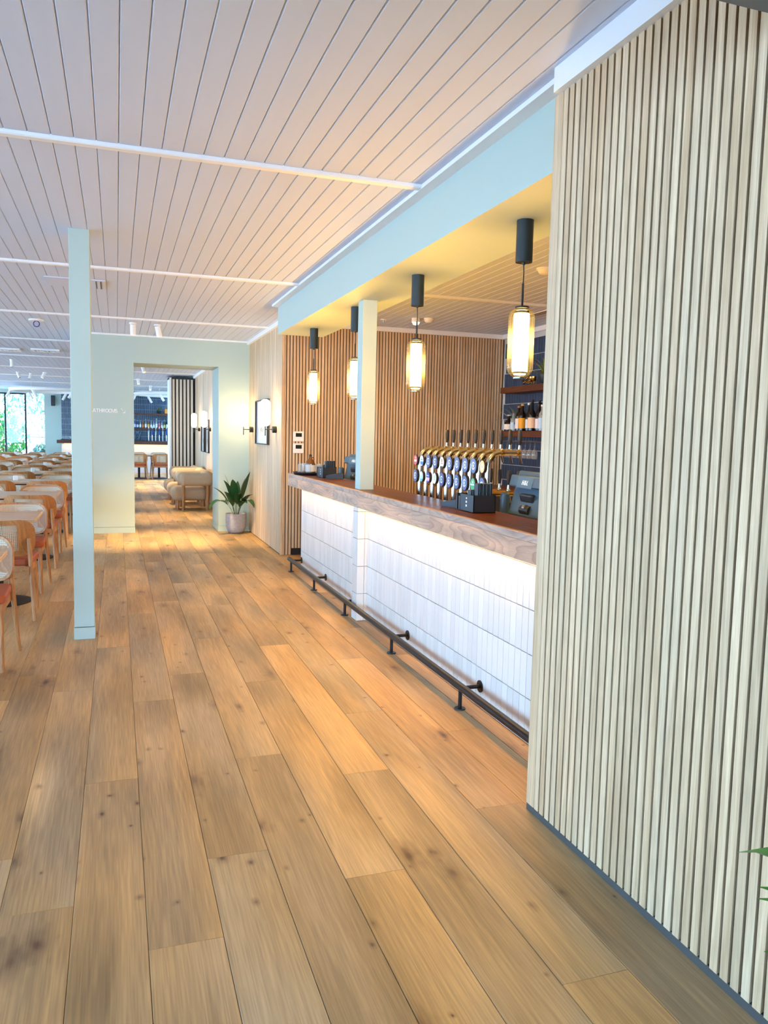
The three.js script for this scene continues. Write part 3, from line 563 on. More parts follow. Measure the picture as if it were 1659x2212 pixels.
for (let i = 0; i < 10; i++) {
  const z = -5.80 + 0.1335 * i, t = thing('beer_tap', `chrome beer tap with ${upper[i]} and ${lower[i]} badges, ${nth[i]} from the far end`, 'beer tap', [2.28, 0.92, z], 0, 'row of arched beer taps');
  part(t, 'pole', [tube([[0, 0, 0], [0, 0.2, 0], [0, 0.395, 0], [0.012, 0.44, 0], [0.04, 0.472, 0], [0.085, 0.485, 0], [0.16, 0.485, 0], [0.225, 0.485, 0]], 0.0185, 40, 14), T(cyl(0.032, 0.03, 0.012, 20), 0, 0.006, 0)], M.chrome);
  part(t, 'collar', [T(cyl(0.022, 0.022, 0.02, 16).rotateZ(Math.PI / 2), 0.10, 0.485, 0), T(cyl(0.022, 0.022, 0.02, 16).rotateZ(Math.PI / 2), 0.215, 0.485, 0)], M.brass);
  const arm = part(t, 'lower_arm', bar(V(0, 0.215, 0), V(0.2, 0.215, 0), 0.014, 0.014, 12), M.brass);
  for (const y of [0.485, 0.215]) {
    const f = part(t, 'faucet', [bar(V(0.225, y, 0), V(0.225, y + 0.055, 0), 0.012, 0.008, 12), T(new THREE.SphereGeometry(0.016, 14, 10), 0.225, y + 0.012, 0), bar(V(0.225, y, 0), V(0.245, y - 0.07, 0), 0.009, 0.006, 10)], M.chrome);
    part(f, 'handle', lathe([[0, 0.05], [0.008, 0.05], [0.013, 0.08], [0.0145, 0.12], [0.012, 0.15], [0, 0.152]], 14).translate(0.225, y, 0), M.blackMatt);
  }
  [[upper[i], 0.405 - 0.012, 1], [lower[i], 0.27, 1]].forEach(([k, y]) => {
    const s = k === 'navy' ? 0.052 : k === 'cream' ? 0.044 : 0.042, b = part(t, 'badge', T(cyl(s, s, 0.012, 28).scale(1, 1, 0.9).rotateZ(Math.PI / 2), -0.03, y, -0.012), M.blackMatt);
    const g = new THREE.CircleGeometry(s * 0.96, 28).scale(0.9, 1, 1).rotateY(-Math.PI / 2).translate(-0.0368, y, -0.012); part(b, 'badge_face', g, badges[k], k + ' badge face');
  });
}
function caddy(label, x, z, turn, s = 1) {
  const c = thing('napkin_caddy', label, 'napkin caddy', [x, 1.068, z], turn);
  part(c, 'body', [box(-0.07, 0.07, 0, 0.004, -0.125, 0.125), box(-0.07, -0.066, 0, 0.10, -0.06, 0.125), box(0.066, 0.07, 0, 0.11, -0.125, 0.125), box(-0.07, 0.07, 0, 0.10, 0.121, 0.125), box(-0.07, 0.07, 0, 0.10, -0.125, -0.121), box(-0.066, 0.066, 0, 0.09, -0.02, -0.016), box(-0.07, -0.066, 0, 0.10, -0.125, -0.105), box(-0.07, -0.066, 0, 0.085, -0.085, -0.065)], M.blackPlastic);
  for (let k = 0; k < 9; k++) part(c, 'napkin', T(rbox(0.005, 0.15 + (k % 3) * 0.003, 0.055, 0.002, 1), -0.035 + k * 0.011, 0.092, 0.082), k % 2 ? M.bluePlastic : M.blackPlastic);
  for (let k = 0; k < 7; k++) part(c, 'napkin', T(rbox(0.004, 0.10, 0.05, 0.002, 1), -0.05 + k * 0.011, 0.078, 0.022), k % 2 ? M.bluePlastic : M.blackPlastic);
  part(c, 'mark', [box(-0.0712, -0.07, 0.03, 0.042, 0.02, 0.034), box(-0.0712, -0.07, 0.052, 0.064, 0.02, 0.034), box(-0.0712, -0.07, 0.074, 0.084, 0.022, 0.034)], M.white);
}
caddy('black napkin caddy full of dark napkins on the near bar top', 2.0, -4.185, 0);
caddy('black napkin caddy on the far end of the bar top beside the glass tray', 2.0, -7.66, 0);
function cardReader(label, x, z, turn) {
  const c = thing('card_reader', label, 'card reader', [x, 1.068, z], turn);
  part(c, 'body', prism([[0, -0.085], [0.028, -0.085], [0.055, 0.06], [0.045, 0.085], [0, 0.085]], -0.04, 0.04, 'x'), M.blackPlastic); part(c, 'screen', T(rbox(0.06, 0.002, 0.05, 0.001, 1).rotateX(-0.18), 0, 0.0505, 0.035), M.blackMatt); part(c, 'keypad', T(rbox(0.055, 0.002, 0.07, 0.001, 1).rotateX(-0.18), 0, 0.0395, -0.03), M.bluePlastic);
}
cardReader('black card reader lying behind the near napkin caddy', 1.98, -4.43, 0.4);
cardReader('black card reader lying in front of the far napkin caddy', 2.03, -7.45, 1.2);
const labelTex = canvasTex(256, 96, (c, w, h) => { c.fillStyle = '#466477'; c.fillRect(0, 0, w, h); c.fillStyle = '#e8f2f4'; c.font = 'bold italic 54px sans-serif'; c.textAlign = 'center'; c.textBaseline = 'middle'; c.fillText('H&L', w / 2, h / 2 + 2); });
function till(label, x, z, turn) {
  const t = thing('till', label, 'till', [x, 0.92, z], turn);
  part(t, 'base', T(rbox(0.26, 0.03, 0.28, 0.01), 0.08, 0.015, 0), M.blackPlastic);
  part(t, 'stand', bar(V(0.05, 0.02, 0.06), V(0.02, 0.2, 0.06), 0.035, 0.03, 18), M.blackPlastic);
  const mnt = part(t, 'mount', [T(rbox(0.03, 0.05, 0.16, 0.01).rotateZ(0.25), -0.005, 0.215, -0.01), T(rbox(0.06, 0.10, 0.05, 0.01), 0.02, 0.15, -0.01), bar(V(-0.01, 0.14, -0.06), V(-0.01, 0.14, 0.05), 0.03, 0.03, 18)], M.blackPlastic);
  part(mnt, 'hinge', bar(V(-0.02, 0.155, -0.02), V(-0.02, 0.155, 0.01), 0.02, 0.02, 16), M.steel);
  const s = part(t, 'screen_housing', T(rbox(0.035, 0.29, 0.42, 0.012).rotateZ(-0.25), 0.02, 0.235, 0), M.bluePlastic);
  part(s, 'upper_cover', T(rbox(0.03, 0.075, 0.40, 0.01).rotateZ(-0.25), -0.016, 0.315, 0), M.bluePlastic);
  part(s, 'logo_plate', new THREE.PlaneGeometry(0.19, 0.07).rotateY(-Math.PI / 2).rotateZ(-0.25).translate(-0.034, 0.312, 0.0), std({ map: labelTex, roughness: 0.4 }));
  part(s, 'display', T(rbox(0.004, 0.25, 0.38, 0.001, 1).rotateZ(-0.25), 0.041, 0.232, 0), M.blackMatt);
  part(t, 'scanner', T(rbox(0.05, 0.17, 0.06, 0.02), -0.03, 0.15, -0.26), M.bluePlastic);
}
till('blue grey till screen seen from behind beside the slatted panel', 2.40, -4.26, 0);
till('dark till screen half hidden behind the sage post on the bar', 2.36, -7.82, 0.25);
{
  const t = thing('serving_tray', 'black round serving tray at the far end of the bar top', 'tray', [1.93, 1.068, -8.13]);
  part(t, 'dish', lathe([[0, 0.004], [0.15, 0.004], [0.165, 0.03], [0.17, 0.03], [0.155, 0], [0, 0]], 40), M.blackMatt);
  const tumbler = lathe([[0, 0], [0.026, 0], [0.034, 0.11], [0.0325, 0.11], [0.0248, 0.006], [0, 0.006]], 24);
  [[-0.10, 0.02, 'nearest the aisle'], [-0.055, -0.07, 'at the back by the wall'], [-0.03, 0.10, 'in front of the brown flagon'], [0.09, 0.05, 'on the bartender side'], [0.10, -0.05, 'behind the brown flagon']].forEach(([x, z, w]) => { const g = thing('tumbler', `clear glass tumbler on the black tray ${w}`, 'glass', [1.93 + x, 1.0725, -8.13 + z], 0, 'tumblers on the tray'); part(g, 'bowl', tumbler, M.drink); });
  const b = thing('brown_flagon', 'brown glass flagon with a loop handle on the black tray', 'bottle', [1.945, 1.0725, -8.135]);
  part(b, 'body', lathe([[0, 0], [0.045, 0], [0.05, 0.01], [0.05, 0.11], [0.04, 0.145], [0.018, 0.165], [0.015, 0.19], [0, 0.19]], 28), M.amberBottle); part(b, 'label', lathe([[0.0508, 0.03], [0.0508, 0.10]], 28), M.white); part(b, 'stopper', T(cyl(0.016, 0.014, 0.022, 16), 0, 0.2, 0), M.blackMatt); part(b, 'loop', T(new THREE.TorusGeometry(0.018, 0.005, 8, 18), 0.022, 0.16, 0), M.amberBottle);
}
[['upper', 1.405], ['lower', 1.26]].forEach(([w, y]) => {
  const t = thing('thermostat', `white wall thermostat with dark screen, ${w} of the pair on the slats`, 'thermostat', [2.11, y, -9.468]);
  part(t, 'case', T(rbox(0.132, 0.122, 0.02, 0.008), 0, 0.061, 0.01), M.white); part(t, 'screen', box(-0.038, 0.038, 0.056, 0.102, 0.0198, 0.0212), std({ color: 0x1d2b29, roughness: 0.2 })); for (let k = 0; k < 4; k++) part(t, 'button', box(-0.036 + k * 0.02, -0.024 + k * 0.02, 0.022, 0.03, 0.0198, 0.0208), M.trim);
});

// ───────────────────────── plants
function blade(len, w, lean, droop, az, mat, y0 = 0, stalk = 0.35) {          // a lance leaf on a stalk, arching out
  const N = 12, pos = [], idx = [], dx = Math.cos(az), dz = Math.sin(az);
  let x = 0, y = y0, a = lean;
  for (let i = 0; i <= N; i++) {
    const t = i / N, ww = t < stalk ? 0.004 : w * Math.pow(Math.sin(Math.PI * Math.pow((t - stalk) / (1 - stalk), 0.8)), 0.8) + 0.0015, fold = ww * 0.35;
    pos.push(x * dx - dz * -ww, y + fold, x * dz + dx * -ww, x * dx, y, x * dz, x * dx - dz * ww, y + fold, x * dz + dx * ww);
    const s = len / N; x += Math.sin(a) * s; y += Math.cos(a) * s; a += droop * (0.3 + t * 1.4) / N;
    if (i < N) { const k = i * 3; idx.push(k, k + 1, k + 3, k + 1, k + 4, k + 3, k + 1, k + 2, k + 4, k + 2, k + 5, k + 4); }
  }
  const g = new THREE.BufferGeometry(); g.setAttribute('position', new THREE.Float32BufferAttribute(pos, 3)); g.setIndex(idx); g.computeVertexNormals(); g.setAttribute('uv', new THREE.Float32BufferAttribute(new Float32Array(pos.length / 3 * 2), 2)); return g;
}
{
  const p = thing('potted_plant', 'dark green broad leaved plant in a grey pot by the far corner', 'plant', [1.675, 0, -11.72]);
  part(p, 'pot', lathe([[0, 0], [0.09, 0], [0.125, 0.03], [0.148, 0.10], [0.155, 0.20], [0.153, 0.295], [0.143, 0.295], [0.140, 0.26], [0, 0.26]], 40), M.pot); part(p, 'soil', T(cyl(0.139, 0.139, 0.01, 30), 0, 0.262, 0), M.soil);
  for (const [len, w, lean, droop, az] of [[0.70, 0.055, 0.22, 0.25, 0.75], [0.60, 0.05, 0.10, 0.9, 2.5], [0.55, 0.05, 0.35, 0.9, 2.95], [0.62, 0.055, 0.5, 2.7, 2.55], [0.50, 0.05, 0.4, 1.2, 1.0], [0.60, 0.055, 0.45, 2.6, 1.15], [0.56, 0.055, 0.3, 1.6, 1.6], [0.62, 0.06, 0.15, 0.8, 1.9], [0.5, 0.05, 0.35, 2.2, 2.1], [0.58, 0.05, 0.05, 0.4, 0.4], [0.64, 0.055, 0.06, 0.5, 3.3], [0.5, 0.05, 0.5, 1.8, 1.35], [0.52, 0.05, 0.02, 0.3, -1.2], [0.48, 0.05, 0.3, 1.0, 2.3]]) part(p, 'leaf', T(blade(len, w, lean, droop, az, 0, 0.0, 0.34), Math.cos(az) * 0.04, 0.26, Math.sin(az) * 0.04 + 0.01), M.leaf);
  const q = thing('potted_plant', 'bright green leafy plant cut off by the frame in front of the slats', 'plant', [1.33, 0, -0.80]);
  part(q, 'pot', lathe([[0, 0], [0.11, 0], [0.14, 0.03], [0.15, 0.28], [0.138, 0.28], [0.13, 0.24], [0, 0.24]], 36), M.pot); part(q, 'soil', T(cyl(0.13, 0.13, 0.01, 30), 0, 0.24, 0), M.soil);
  for (const [len, w, lean, droop, az] of [[0.73, 0.052, 0.21, 2.25, -1.716], [0.61, 0.05, 0.21, 1.95, -1.856], [0.61, 0.036, 0.13, 2.1, -1.996], [0.52, 0.036, 0.21, 1.95, -2.186], [0.5, 0.04, 0.15, 1.2, 1.8], [0.5, 0.04, 0.2, 1.5, 2.9], [0.42, 0.04, 0.1, 0.6, 0.4]]) part(q, 'leaf', T(blade(len, w, lean, droop, az, 0, 0, 0.3), 0, 0.24, 0), M.leafBright);
}
function tuft(name, label, x, y, z, n, len, mat, potMat, potR, cream) {
  const p = thing(name, label, 'plant', [x, y, z]);
  part(p, 'pot', lathe([[0, 0], [potR * 0.75, 0], [potR, potR * 1.5], [potR * 0.92, potR * 1.5], [potR * 0.85, potR * 1.3], [0, potR * 1.3]], 24), potMat);
  for (let k = 0; k < n; k++) part(p, 'leaf', T(blade(len * rr(0.7, 1.1), len * 0.045, rr(0.2, 1.1), rr(0.6, 2.0), k * 2.4, 0, 0, 0.05), 0, potR * 1.25, 0), cream && k % 4 === 0 ? M.leafCream : mat);
}

// ───────────────────────── bottle shelves
const shelfGeo = (z0, z1) => grain(prism(oct(0.28, 0.072, 0.003), z0, z1, 'z'), 'z', 0.5, 1.6, 0.2, 0.4);
[['upper', 2.06], ['lower', 1.52]].forEach(([w, y]) => { const s = thing('wall_shelf', `thick red timber ${w} bottle shelf on the navy tiles`, 'shelf', [4.74, y + 0.036, 0]); part(s, 'board', shelfGeo(-9.0, -3.0), M.shelfWood); });
const bottleShape = (r, h, neck) => lathe([[0, 0], [r * 0.94, 0], [r, 0.008], [r, h * neck], [r * 0.86, h * (neck + 0.08)], [r * 0.38, h * (neck + 0.2)], [r * 0.34, h * 0.97], [r * 0.4, h * 0.975], [r * 0.4, h], [0, h]], 20);
const liquor = (c, t = 0.25) => phy({ color: c, roughness: 0.12, transmission: t, thickness: 0 });
const LQ = { brown: liquor(0x2a140a), black: liquor(0x14161a), clear: liquor(0xdfe8ea, 0.7), amber: liquor(0x9a5a20), green: liquor(0x33562c), red: liquor(0x8a2430), blue: liquor(0x2a4aa0), rose: liquor(0xd98a92) };
const lab = (c) => std({ color: c, roughness: 0.6 });
function bottle(label, x, y, z, r, h, neck, glass, labelColor, cap, group) {
  const b = thing('bottle', label, 'bottle', [x, y, z], 0, group);
  part(b, 'glass_body', bottleShape(r, h, neck), LQ[glass]); part(b, 'label', lathe([[r * 1.015, h * 0.1], [r * 1.015, h * neck * 0.85]], 20), lab(labelColor)); part(b, 'cap', T(cyl(r * 0.42, r * 0.42, h * 0.07, 14), 0, h * 0.985, 0), lab(cap)); return b;
}
const SY = 1.592, G1 = 'bottles on the lower bar shelf';
[['squat black bottle with white label at the shelf end', 4.69, -8.92, 0.055, 0.20, 0.5, 'black', 0xf0ead8, 0xe8e8e8], ['clear bottle with pale blue label on the lower shelf', 4.69, -8.80, 0.036, 0.23, 0.55, 'clear', 0xbfd8ea, 0x8a3a20], ['tall bottle with a white and red leaf print label', 4.70, -8.68, 0.042, 0.30, 0.6, 'brown', 0xf2e6dc, 0xc07a30], ['dark bottle with bright orange yellow label', 4.68, -8.555, 0.046, 0.32, 0.58, 'black', 0xf0a81c, 0xd8b050], ['slim clear bottle with white neck band', 4.70, -8.44, 0.035, 0.33, 0.5, 'black', 0xd9e2ea, 0xf0f0f0], ['tall black bottle with cream peach label', 4.68, -8.32, 0.047, 0.36, 0.52, 'black', 0xf2cfa6, 0x101010], ['dark bottle with pink cream label', 4.71, -8.21, 0.042, 0.31, 0.55, 'black', 0xf0dcdc, 0x101010], ['clear blue white bottle beside the slatted panel edge', 4.69, -8.10, 0.042, 0.30, 0.6, 'clear', 0xb8d4e8, 0xf0f0f0]].forEach(([l, x, z, r, h, n, g, c, k]) => bottle(l, x, SY, z, r, h, n, g, c, k, G1));
bottle('tall wine bottle standing at the back of the lower shelf', 4.80, SY, -8.36, 0.04, 0.36, 0.6, 'black', 0xe8e8ee, 0x101010, G1);
tuft('shelf_plant', 'grey green spiky plant with cream edged leaves on the lower shelf', 4.79, SY, -8.90, 20, 0.33, M.leafGrey, M.blackMatt, 0.05, true);
tuft('shelf_plant', 'olive green bushy plant in a dark pot on the upper shelf', 4.74, 2.132, -8.15, 26, 0.26, M.leafOlive, M.greenCan, 0.075, false);
{
  const o = thing('brass_ornament', 'tangled golden wire ornament on the upper shelf', 'ornament', [4.70, 2.132, -8.47]);
  for (let k = 0; k < 9; k++) part(o, 'loop', T(new THREE.TorusGeometry(0.035, 0.007, 8, 20).rotateX(k * 0.7).rotateY(k * 1.3), rr(-0.03, 0.03), 0.045 + (k % 3) * 0.025, rr(-0.08, 0.08)), M.brass);
  const goblet = lathe([[0, 0], [0.026, 0], [0.004, 0.01], [0.004, 0.045], [0.028, 0.06], [0.03, 0.10], [0.028, 0.10], [0.003, 0.052], [0, 0.052]], 20);
  [['nearer the ornament', -8.33], ['nearer the dark plant pot', -8.27]].forEach(([w, z]) => part(thing('brass_goblet', `small golden goblet on the upper shelf ${w}`, 'goblet', [4.66, 2.132, z], 0, 'golden goblets'), 'cup', goblet, M.brass));
  const rack = thing('glass_rack', 'pale metal rail rack for stemmed glasses under the lower shelf', 'rack', [4.70, 1.50, 0]);
  for (const x of [-0.08, -0.03, 0.05, 0.1]) part(rack, 'rail', bar(V(x, -0.035, -8.98), V(x, -0.035, -7.0), 0.005, 0.005, 8), M.steel); for (const z of [-8.9, -8.0, -7.1]) part(rack, 'hanger', bar(V(0, 0.02, z), V(0, -0.035, z), 0.006, 0.006, 8), M.steel);
  const stem = lathe([[0, 0], [0.032, 0.0], [0.004, -0.006], [0.0035, -0.09], [0.018, -0.105], [0.036, -0.14], [0.036, -0.18], [0.030, -0.215], [0.029, -0.215], [0.034, -0.18], [0.034, -0.14], [0.016, -0.108], [0, -0.1]], 22);
  for (let k = 0; k < 7; k++) part(thing('wine_glass', `stemmed glass hanging upside down under the lower shelf, ${nth[k]} from the end wall`, 'glass', [4.65, 1.478, -8.86 + 0.115 * k], 0, 'hanging wine glasses'), 'bowl', stem, M.drink);
}

// ───────────────────────── dining chairs and tables
const bend = (s, t, o = 0) => { const z = -0.235 + s * s * 1.9 - (t - 0.5) * 0.22, nx = -3.8 * s, l = Math.hypot(1, nx); return [s * 0.97 + (nx / l) * o, t, z + o / l]; };
function loop(hw, hh, r, n) {                       // points of a rounded rectangle by direction
  const out = [];
  for (let i = 0; i < n; i++) {
    const a = (i / n) * Math.PI * 2, c = Math.cos(a), s = Math.sin(a); let lo = 0, hi = 1;
    for (let k = 0; k < 22; k++) { const m = (lo + hi) / 2, qx = Math.abs(c * m) - hw + r, qy = Math.abs(s * m) - hh + r, d = Math.hypot(Math.max(qx, 0), Math.max(qy, 0)) + Math.min(Math.max(qx, qy), 0) - r; if (d < 0) lo = m; else hi = m; }
    out.push([c * lo, s * lo]);
  }
  return out;
}
function shell(outer, inner, cy, o0, o1) {         // bent ring between two loops, with thickness
  const n = outer.length, pos = [], uv = [], q = (A, B, C, D) => { for (const P of [A, B, C, A, C, D]) { pos.push(...P[0]); uv.push(P[1][0] * 3, P[1][1] * 2); } };
  const v = (p, o) => [bend(p[0], p[1] + cy, o), p];
  for (let i = 0; i < n; i++) {
    const j = (i + 1) % n;
    q(v(inner[i], o1), v(outer[i], o1), v(outer[j], o1), v(inner[j], o1)); q(v(inner[j], o0), v(outer[j], o0), v(outer[i], o0), v(inner[i], o0));
    q(v(outer[i], o0), v(outer[j], o0), v(outer[j], o1), v(outer[i], o1)); q(v(inner[j], o0), v(inner[i], o0), v(inner[i], o1), v(inner[j], o1));
  }
  const g = new THREE.BufferGeometry(); g.setAttribute('position', new THREE.Float32BufferAttribute(pos, 3)); g.setAttribute('uv', new THREE.Float32BufferAttribute(uv, 2)); g.computeVertexNormals(); return g;
}
function sheet(outerLoop, cy, o) {                  // bent filled panel
  const n = outerLoop.length, R = 5, pos = [], uv = [], v = (p, k) => { const x = p[0] * k, y = p[1] * k; return [bend(x, y + cy, o), [x / 0.052, y / 0.052]]; };
  const put = (...P) => P.forEach((a) => { pos.push(...a[0]); uv.push(...a[1]); });
  for (let i = 0; i < n; i++) { const j = (i + 1) % n; for (let r = 0; r < R; r++) { const k0 = r / R, k1 = (r + 1) / R; put(v(outerLoop[i], k0), v(outerLoop[i], k1), v(outerLoop[j], k1)); if (r) put(v(outerLoop[i], k0), v(outerLoop[j], k1), v(outerLoop[j], k0)); } }
  const g = new THREE.BufferGeometry(); g.setAttribute('position', new THREE.Float32BufferAttribute(pos, 3)); g.setAttribute('uv', new THREE.Float32BufferAttribute(uv, 2)); g.computeVertexNormals(); return g;
}
const chairGroup = 'cane backed dining chairs';
function makeChair(label, pos, turn) {
  const c = thing('dining_chair', label, 'chair', pos, turn, chairGroup), N = 72, cy = 0.645;
  const b = part(c, 'backrest', shell(loop(0.265, 0.145, 0.10, N), loop(0.15, 0.105, 0.008, N), cy, -0.007, 0.007), M.chair);
  part(b, 'cane_panel', sheet(loop(0.245, 0.128, 0.085, N), cy, 0.0095), cane);
  const seat = new THREE.Shape(); seat.moveTo(-0.19, -0.20); seat.lineTo(0.19, -0.20); seat.quadraticCurveTo(0.225, -0.19, 0.228, -0.14); seat.lineTo(0.24, 0.17); seat.quadraticCurveTo(0.238, 0.215, 0.19, 0.22); seat.lineTo(-0.19, 0.22); seat.quadraticCurveTo(-0.238, 0.215, -0.24, 0.17); seat.lineTo(-0.228, -0.14); seat.quadraticCurveTo(-0.225, -0.19, -0.19, -0.20);
  part(c, 'seat', new THREE.ExtrudeGeometry(seat, { depth: 0.03, bevelEnabled: true, bevelThickness: 0.012, bevelSize: 0.01, bevelSegments: 2, curveSegments: 5 }).rotateX(Math.PI / 2).scale(1, 1, 1).translate(0, 0.468, 0), M.leather);
  part(c, 'seat_frame', [box(-0.22, 0.22, 0.375, 0.425, 0.16, 0.185), box(-0.2, 0.2, 0.375, 0.425, -0.20, -0.175), box(-0.225, -0.2, 0.36, 0.425, -0.25, 0.18), box(0.2, 0.225, 0.36, 0.425, -0.25, 0.18)], M.chair);
  for (const s of [-1, 1]) {
    part(c, 'leg', bar(V(s * 0.225, 0, 0.215), V(s * 0.212, 0.425, 0.172), 0.0135, 0.021, 8), M.chair);
    part(c, 'leg', bar(V(s * 0.262, 0, -0.285), V(s * 0.222, 0.64, -0.195), 0.0135, 0.019, 8), M.chair);
  }
  return c;
}
const chair0 = makeChair('', [0, 0, -60], 0); scene.remove(chair0); names.dining_chair = -1;
function chairAt(label, x, z, turn) { const c = chair0.clone(); c.name = numbered('dining_chair'); c.userData = { label, category: 'chair', group: chairGroup }; c.position.set(x, 0, z); c.rotation.y = turn; scene.add(c); }
function tableAt(label, x, z, w = 1.25) {
  const t = thing('dining_table', label, 'table', [x, 0, z], 0, 'pale oak dining tables');
  part(t, 'tabletop', grain(prism([[-w / 2, 0], [w / 2, 0], [w / 2, 0.02], [w / 2 - 0.003, 0.025], [-w / 2 + 0.003, 0.025], [-w / 2, 0.02]].map(([a, b]) => [a, b + 0.72]), -0.37, 0.37, 'z'), 'x', 0.6, 1.3, rnd(), rnd()), M.table);
  part(t, 'under_frame', box(-w / 2 + 0.1, w / 2 - 0.1, 0.695, 0.72, -0.24, 0.24), M.blackMatt);
  for (const s of [-1, 1]) { part(t, 'pedestal', T(cyl(0.035, 0.035, 0.70, 18), s * 0.3, 0.36, 0), M.blackMatt); part(t, 'foot', T(lathe([[0, 0], [0.26, 0], [0.262, 0.008], [0.2, 0.018], [0.05, 0.028], [0, 0.03]], 36), s * 0.3, 0, 0), M.blackMatt); }
  return t;
}
for (let k = 0; k < 9; k++) {
  const z = -4.9 - 2.45 * k, cols = k < 4 ? 1 : k < 7 ? 2 : 3;
  for (let c = 0; c < cols; c++) {
    const tx = -1.27 - 1.36 * c; tableAt(`pale oak dining table, ${nth[k]} row from the camera, ${c ? nth[c] + ' along from' : 'next to'} the aisle`, tx, z);
    for (let j = 0; j < 2; j++) {
      const x = tx + (j ? -0.27 : 0.385), seatNo = nth[c * 2 + j], jit = () => rr(-0.025, 0.025);
      if (k) chairAt(`cane backed oak chair seen from behind, ${nth[k]} table row, ${seatNo} seat from the aisle`, x + jit(), z + 0.51 + jit(), Math.PI + rr(-0.05, 0.05));
      chairAt(`cane backed oak chair facing the viewer, ${nth[k]} table row, ${seatNo} seat from the aisle`, x + jit(), z - 0.51 + jit(), rr(-0.05, 0.05));
    }
    if (k > 1) { const m = thing('menu_stand', `small white menu block on the ${nth[k]} row table ${c ? nth[c] + ' from' : 'beside'} the aisle`, 'menu stand', [tx - 0.1, 0.745, z], 0.2, 'white menu blocks'); part(m, 'block', T(rbox(0.06, 0.07, 0.035, 0.004, 1), 0, 0.035, 0), M.white); }
  }
}
[[0.95, 'seen past the opening, nearer the dining side'], [2.3, 'seen past the opening, nearer the partition']].forEach(([tx, w], c) => {
  tableAt(`pale oak table ${w}`, tx, -25.6);
  for (let j = 0; j < 2; j++) { const x = tx + (j ? 0.33 : -0.33); chairAt(`cane backed oak chair past the opening seen from behind, ${nth[c * 2 + j]} of the row`, x, -25.05, Math.PI); chairAt(`cane backed oak chair past the opening facing the viewer, ${nth[c * 2 + j]} of the row`, x, -26.1, 0); }
});

// ───────────────────────── lounge beyond the opening
[['nearest the opening', -15.62], ['in the middle of the row', -16.75], ['nearest the partition', -17.88]].forEach(([w, z]) => {
  const a = thing('lounge_chair', `low beige lounge chair with round bolster arms, ${w}`, 'armchair', [1.42, 0, z], 0, 'beige lounge chairs');
  part(a, 'seat_cushion', T(rbox(0.68, 0.27, 0.60, 0.115, 5), -0.10, 0.305, 0), M.fabric);
  const back = part(a, 'back_bolster', T(rbox(0.22, 0.27, 0.86, 0.108, 5), 0.24, 0.60, 0), M.fabric);
  for (const s of [-1, 1]) part(a, 'arm_bolster', T(rbox(0.62, 0.25, 0.20, 0.098, 5), 0.0, 0.585, s * 0.34), M.fabric);
  for (const [x, zz] of [[-0.23, -0.36], [-0.23, 0.36], [0.22, -0.36], [0.22, 0.36]]) part(a, 'leg', T(cyl(0.028, 0.03, 0.50, 18), x, 0.25, zz), M.chair);
  for (const [x, zz] of [[-0.32, -0.2], [-0.32, 0.2]]) part(a, 'short_leg', T(cyl(0.026, 0.026, 0.18, 16), x, 0.09, zz), M.chair);
});
{
  const p = thing('folding_partition', 'folded stack of pale partition panels with dark joints in the lounge', 'partition', [1.24, 0, -20.5]);
  part(p, 'jamb_post', box(0, 0.045, 0, 2.80, -0.4, 0.44), M.trim); part(p, 'top_track', box(0, 0.62, 2.77, 2.82, -0.4, 0.42), M.greenCan);
  for (let k = 0; k < 6; k++) { part(p, 'panel', grain(box(0.07 + k * 0.088, 0.124 + k * 0.088, 0.015, 2.765, -0.38, 0.40), 'y', 0.5, 3), M.cream); part(p, 'joint', box(0.046 + k * 0.088, 0.069 + k * 0.088, 0.015, 2.765, -0.36, 0.37), M.blackMatt); }
  part(p, 'end_frame', box(0.60, 0.622, 0.015, 2.765, -0.36, 0.40), M.blackMatt);
}

